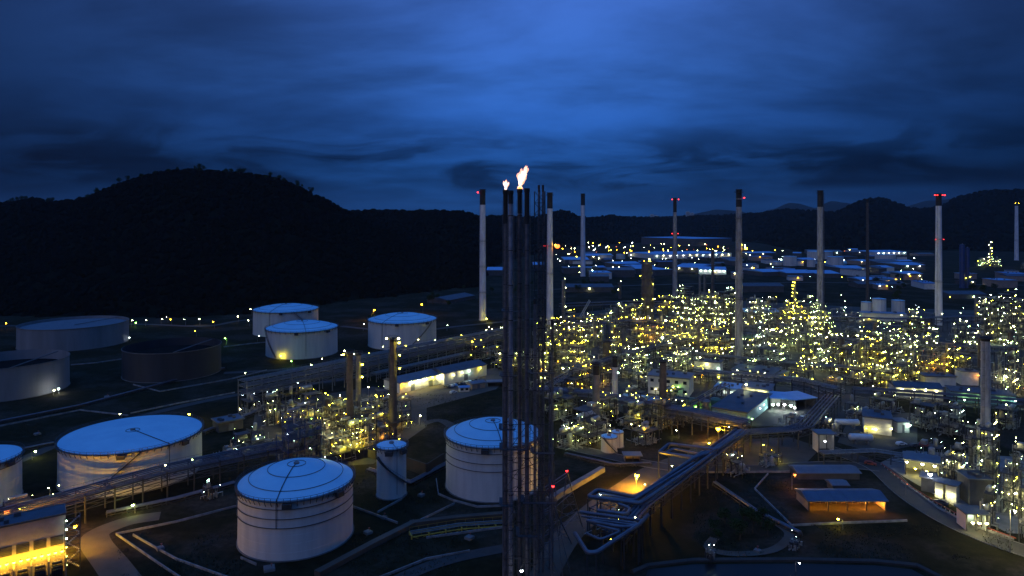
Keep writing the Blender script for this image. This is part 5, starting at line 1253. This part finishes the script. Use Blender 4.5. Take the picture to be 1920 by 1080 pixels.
# ------------------------------------------------------------------ bund walls
def wall(pts, h, label, w=.35, m='conc'):
    P = [Vector((*gp(*p), 0)) for p in pts]; b = MB()
    t = thing('bund_wall', label, 'wall', P[0], 0, 'bund walls')
    for p, q in zip(P, P[1:]):
        s = MB(); d = q - p; c = (p + q) / 2 - P[0]; k_ = h + .012 * len(t.children); s.box((c.x, c.y, k_ / 2), (d.length + w, w, k_), math.atan2(d.y, d.x)); obj('wall_length', s, M[m], t)
M['kerbpaint'] = mat('kerbpaint', (.30, .29, .28), (.14, .135, .13), .8, 0, .4)
WL = [([(600, 1078), (700, 1024), (775, 986), (860, 976), (960, 968)], 'broad earth-coloured dyke running from the bottom edge to the derrick'), ([(663, 952), (745, 982)], 'bund wall between nearest domed tank and derrick'), ([(708, 962), (752, 938), (760, 930)], 'angled bund wall at the foot of the slim upright tank'),
      ([(778, 982), (852, 946)], 'straight bund wall running towards the tank behind the flares'), ([(818, 900), (822, 928), (850, 940), (895, 952), (940, 950)], 'bent bund wall round the tank behind the flares'),
      ([(445, 950), (330, 980), (218, 1003)], 'long bund wall left of the nearest domed tank'), ([(250, 1005), (330, 1050), (440, 1090)], 'bund wall running down to the bottom edge'),
      ([(218, 1003), (300, 1060), (345, 1090)], 'outer bund wall beside the curving dirt track'), ([(0, 800), (150, 770), (240, 780)], 'faint bund wall behind the widest white tank'),
      ([(245, 776), (330, 758), (440, 737)], 'pale straight bund wall leading to the plant hut'), ([(250, 722), (300, 735), (430, 712), (500, 695)], 'bund wall in front of the unlit dark tank'),
      ([(1440, 890), (1415, 918), (1484, 987), (1560, 983), (1700, 978)], 'thin white-edged wall round the dark field'), ([(1330, 887), (1480, 886)], 'low wall along the yard edge below the courtyard'),
      ([(800, 1010), (960, 988)], 'low wall left of the derrick below the yellow pipeway'), ([(452, 1048), (480, 1060)], 'short wall at the foot of the nearest domed tank'),
      ([(133, 685), (180, 681), (228, 674)], 'lit low wall between the two open tanks'), ([(420, 651), (470, 645), (500, 642)], 'lit wall left of the near domed twin tank'),
      ([(880, 1035), (800, 1050), (700, 1090)], 'bund wall along the bottom dirt track'), ([(1690, 905), (1760, 955), (1830, 990), (1900, 1012)], 'white-lit boundary wall along the curving road')]
for p, l in WL: wall(p, 1.5 if 'dyke' in l else .7, l, 2.2 if 'dyke' in l else .28, 'dirt' if 'dyke' in l else 'kerbpaint')
rt = thing('retaining_wall', 'pale sloping concrete wall behind the slim upright tank', 'wall', (0, 0, 0))
b = MB(); P = [gp(610, 872), gp(690, 858), gp(706, 862)]
for (x0, y0), (x1, y1) in zip(P, P[1:]):
    c = ((x0 + x1) / 2, (y0 + y1) / 2, 1.8); b.box(c, (math.hypot(x1 - x0, y1 - y0) - .3, .5, 3.6), math.atan2(y1 - y0, x1 - x0))
P = [gp(763, 880), gp(800, 893), gp(832, 872)]
for (x0, y0), (x1, y1) in zip(P, P[1:]):
    c = ((x0 + x1) / 2, (y0 + y1) / 2, 2.4); b.box(c, (math.hypot(x1 - x0, y1 - y0) - .3, .5, 4.8), math.atan2(y1 - y0, x1 - x0))
obj('wall_length', b, M['yard'], rt)
# guard rail of the curving road, striped
gr = thing('guard_rail', 'striped guard rail between the curving road and lit yard', 'guard rail', (0, 0, 0))
P = [Vector((*gp(*p), .8)) for p in [(1652, 872), (1705, 914), (1765, 952), (1832, 987), (1905, 1014)]]
b = MB(); b.path(P, .18, 4); obj('rail', b, M['red'], gr)
b = MB()
for p, q in zip(P, P[1:]):
    for k in range(8):
        c = p.lerp(q, k / 8); b.box((c.x, c.y, .4), (.15, .15, .8))
obj('rail_posts', b, M['wall_w'], gr, kind='stuff')

# ------------------------------------------------------------------ crane, cars
ct = thing('crane', 'crane with raised lattice boom at the rear of the plant', 'crane', (*gp(1088, 600), 0))
Y = gp(1088, 600)[1]; bx0 = Vector((0, 0, 3)); bx1 = Vector((xat(1106, Y) - xat(1088, Y), 0, zat(563, Y)))
b = MB(); u = Vector((.8, 0, -.7))
for o_ in (Vector((.7, .7, -.5)), Vector((-.7, .7, .5)), Vector((.7, -.7, -.5)), Vector((-.7, -.7, .5))): b.bar(bx0 + o_, bx1 + o_, .16)
for k in range(10):
    for s in (.7, -.7):
        b.bar(bx0.lerp(bx1, k / 10) + Vector((.7, s, -.5)), bx0.lerp(bx1, (k + 1) / 10) + Vector((-.7, s, .5)), .1)
obj('boom', b, M['wall_w'], ct, kind='stuff'); b = MB(); b.box((-1, 0, 1.8), (5, 3, 2)); obj('cab', b, M['yel'], ct); b = MB(); b.box((-1, -1.6, .5), (6, .8, 1)); b.box((-1, 1.6, .5), (6, .8, 1)); obj('tracks', b, M['rubber'], ct)
b = MB(); b.bar(bx1, bx1 + Vector((1, 0, -14)), .06, 3); obj('cable', b, M['steel'], ct)
def car(px, py, rz, m, label, van=False):
    t = thing('parked_car', label, 'car', (*gp(px, py), .12), rz, 'parked vehicles')
    L, w, h = (5.2, 1.95, 2.1) if van else (4.5, 1.8, 1.45)
    prof = [(-L / 2, .35), (L / 2, .35), (L / 2, .8), (L * .28, .95), (L * .12, h), (-L * .36 if not van else -L * .49, h), (-L / 2, .95)]
    b = MB(); vs = [(x, s * w / 2, z) for s in (-1, 1) for x, z in prof]; n = len(prof)
    b.add(vs, [tuple(range(n)), tuple(range(2 * n - 1, n - 1, -1))] + [((i + 1) % n, i, n + i, n + (i + 1) % n) for i in range(n)]); obj('body', b, M[m], t)
    for s in (-1, 1):
        b = MB(); b.box((-L * .1, s * (w / 2 + .01), h * .78), (L * .38, .03, h * .26)); obj('side_window', b, M['glass'], t)
        for x in (-L * .32, L * .32):
            b = MB(); b.path([(x, s * (w / 2 - .2), .33), (x, s * (w / 2 + .04), .33)], .33, 10); obj('wheel', b, M['rubber'], t)
car(1632, 872, -.5, 'red', 'small red car at the head of the curving road')
car(1735, 838, .3, 'red', 'dark red van parked behind the white cabin', True)
car(1690, 835, .2, 'wall_w', 'white car parked beside the white box house')
car(1715, 838, .2, 'wall_d', 'grey car parked right of the white car')
car(1505, 788, .6, 'wall_w', 'white van parked in the dark courtyard', True)
car(1765, 945, 2.2, 'wall_d', 'dark car parked before the bright cabins')
car(850, 738, .7, 'wall_w', 'white car parked in front of the dark-roofed workshop')
for i in range(9):
    car(838 + 7 * i, 727 - 1.5 * i, 2.3, ('wall_d', 'wall_w', 'roof_b', 'dark')[i % 4], 'car in the parked row under the workshop wall lamps')

# ------------------------------------------------------------------ trees
def crown_mesh(seed, lob, nleaf, leaf):
    r = random.Random(seed); b = MB()
    for _ in range(nleaf):
        c, rad = r.choice(lob); 
        d = Vector((r.gauss(0, 1), r.gauss(0, 1), r.gauss(0, 1))).normalized() * rad * r.random() ** .35
        p = Vector(c) + Vector((d.x, d.y, d.z * .8)); u = Vector((r.gauss(0, 1), r.gauss(0, 1), r.gauss(0, 1))).normalized(); w = u.cross(Vector((r.gauss(0, 1), r.gauss(0, 1), r.gauss(0, 1)))).normalized()
        s = leaf * r.uniform(.6, 1.3)
        b.add([tuple(p - u * s), tuple(p + w * s * .6), tuple(p + u * s), tuple(p - w * s * .6)], [(0, 1, 2, 3)])
    return b.mesh('crown', M['leaf'])
TREES = []
for sd in range(4):
    r = random.Random(sd + 40); lob = [((r.uniform(-1.6, 1.6), r.uniform(-1.6, 1.6), r.uniform(4, 7.2)), r.uniform(1.3, 2.2)) for _ in range(6)]
    tb = MB(); tb.lathe([(.32, -1.2), (.22, 2.4), (.14, 5.2)], 7)
    for c, _r in lob: tb.bar((0, 0, 2.6), c, .09)
    TREES.append((crown_mesh(sd, lob, 520, .34), tb.mesh('trunk', M['bark'])))
def tree(x, y, z, s, label, group):
    cm, tm = rnd.choice(TREES); t = thing('tree', label, 'tree', (x, y, z), rnd.random() * 6, group)
    t.scale = (s, s, s * rnd.uniform(.85, 1.15)); link('crown', cm, t); link('trunk', tm, t)
vs, nx, ny = hv
for _ in range(46):
    px = rnd.choice((rnd.uniform(20, 260), rnd.uniform(250, 600), rnd.uniform(330, 620)))
    i = int((px + 520) / 1420 * nx); j = round(ny / 1.7) + rnd.choice((-1, 0, 0))
    v = vs[min(nx, max(0, i)) * (ny + 1) + j]; tree(v[0], v[1], v[2], rnd.uniform(.9, 1.8), 'dark tree standing on the ridge of the big hill', 'trees along the hill ridge')
for px, py, s in [(1395, 985, .8), (1412, 1000, .9), (1428, 990, .8), (1378, 1000, .7), (1340, 1000, .6), (1440, 1005, .7), (1405, 975, .6), (1360, 985, .8), (1388, 1012, .8), (1345, 1020, .6)]:
    tree(*gp(px, py), 0, s, 'dark tree in the clump ringed by the footpath near the pond', 'trees by the pond')
for px, py, s in [(700, 600, .8), (707, 602, .7), (693, 602, .8), (715, 604, .7)]:
    tree(*gp(px, py), 0, s, 'amber-lit bushy tree behind the domed tanks', 'trees behind the domed tanks')
for _ in range(46):
    px, py = rnd.choice(((rnd.uniform(1230, 1400), rnd.uniform(492, 508)), (rnd.uniform(1620, 1760), rnd.uniform(505, 540)), (rnd.uniform(960, 1180), rnd.uniform(520, 560)), (rnd.uniform(1600, 1900), rnd.uniform(525, 570)), (rnd.uniform(800, 930), rnd.uniform(545, 580))))
    tree(*gp(px, py), 0, rnd.uniform(1.0, 1.7), 'dark tree among the sheds between plant and far town', 'trees of the far town')

# ------------------------------------------------------------------ evening haze
hb_ = MB(); hb_.box((0, 6675, 215), (27200, 13850, 434))
hm = bpy.data.materials.new('haze'); hm.use_nodes = True; hn = hm.node_tree; hn.nodes.clear()
pv = hn.nodes.new('ShaderNodeVolumePrincipled'); pv.inputs['Color'].default_value = (.80, .88, 1, 1); pv.inputs['Density'].default_value = 0.000022; pv.inputs['Anisotropy'].default_value = 0.2
ho = hn.nodes.new('ShaderNodeOutputMaterial'); hn.links.new(pv.outputs[0], ho.inputs['Volume'])
obj('haze', hb_, hm, kind='stuff')

# ------------------------------------------------------------------ weeds and small clutter on the open ground
wd = MB(); rw = random.Random(5)
for (x0, y0, x1, y1, n) in ((1300, 890, 1480, 1045, 1500), (1480, 985, 1900, 1050, 1700), (220, 1000, 460, 1085, 900), (650, 900, 940, 1080, 1800), (0, 760, 110, 820, 500), (760, 740, 940, 800, 900), (380, 860, 470, 930, 400)):
    for _ in range(n):
        X, Y = gp(rw.uniform(x0, x1), rw.uniform(y0, y1))
        if mnoise.noise(Vector((X * .06, Y * .06, 0))) < -.05: continue
        for k in range(4):
            a = rw.random() * 6.3; h_ = rw.uniform(.25, .7); d = rw.uniform(.15, .4)
            wd.add([(X - .12 * math.sin(a), Y + .12 * math.cos(a), 0), (X + .12 * math.sin(a), Y - .12 * math.cos(a), 0), (X + d * math.cos(a), Y + d * math.sin(a), h_)], [(0, 1, 2)])
M['weed'] = mat('weed', (.050, .045, .018), (.028, .028, .012), 1.0, 0, .3)
o = obj('weeds', wd, M['weed'], kind='stuff'); o['label'] = 'low weeds on the open ground between the tanks and roads'
for i, (px, py, sx, lb) in enumerate([(690, 1000, 2.2, 'pale square valve box near the broad dyke'), (505, 1068, 3.0, 'valve box with lit rim at the foot of the nearest domed tank'), (720, 972, 1.6, 'small valve box by the angled bund wall'), (880, 1010, 2.4, 'concrete pit cover left of the derrick foot'),
        (300, 1030, 2.0, 'concrete pit cover beside the outer bund wall'), (610, 900, 2.2, 'concrete box behind the nearest domed tank'), (1420, 1035, 1.8, 'pale cover slab near the footpath'), (790, 930, 2.0, 'grey pit cover between slim tank and domed tank'), (70, 815, 2.4, 'grey valve box between the open tank and widest tank'), (200, 745, 2.4, 'grey valve box on dark grass behind the widest tank')]):
    t = thing('valve_box', lb, 'box', (*gp(px, py), 0), rnd.random(), 'valve boxes on the ground')
    b = MB(); b.box((0, 0, .35), (sx, sx, .7)); obj('box_wall', b, M['conc'], t)
    b = MB(); b.box((0, 0, .76), (sx * .86, sx * .86, .1)); obj('lid', b, M['steel_lt'], t)
    b = MB(); b.bar((sx * .2, 0, .8), (sx * .2, 0, 1.6), .08, 6); b.lathe([(.3, 1.55), (.3, 1.65)], 8, (sx * .2, 0, 0)); obj('hand_wheel', b, M['red'], t)
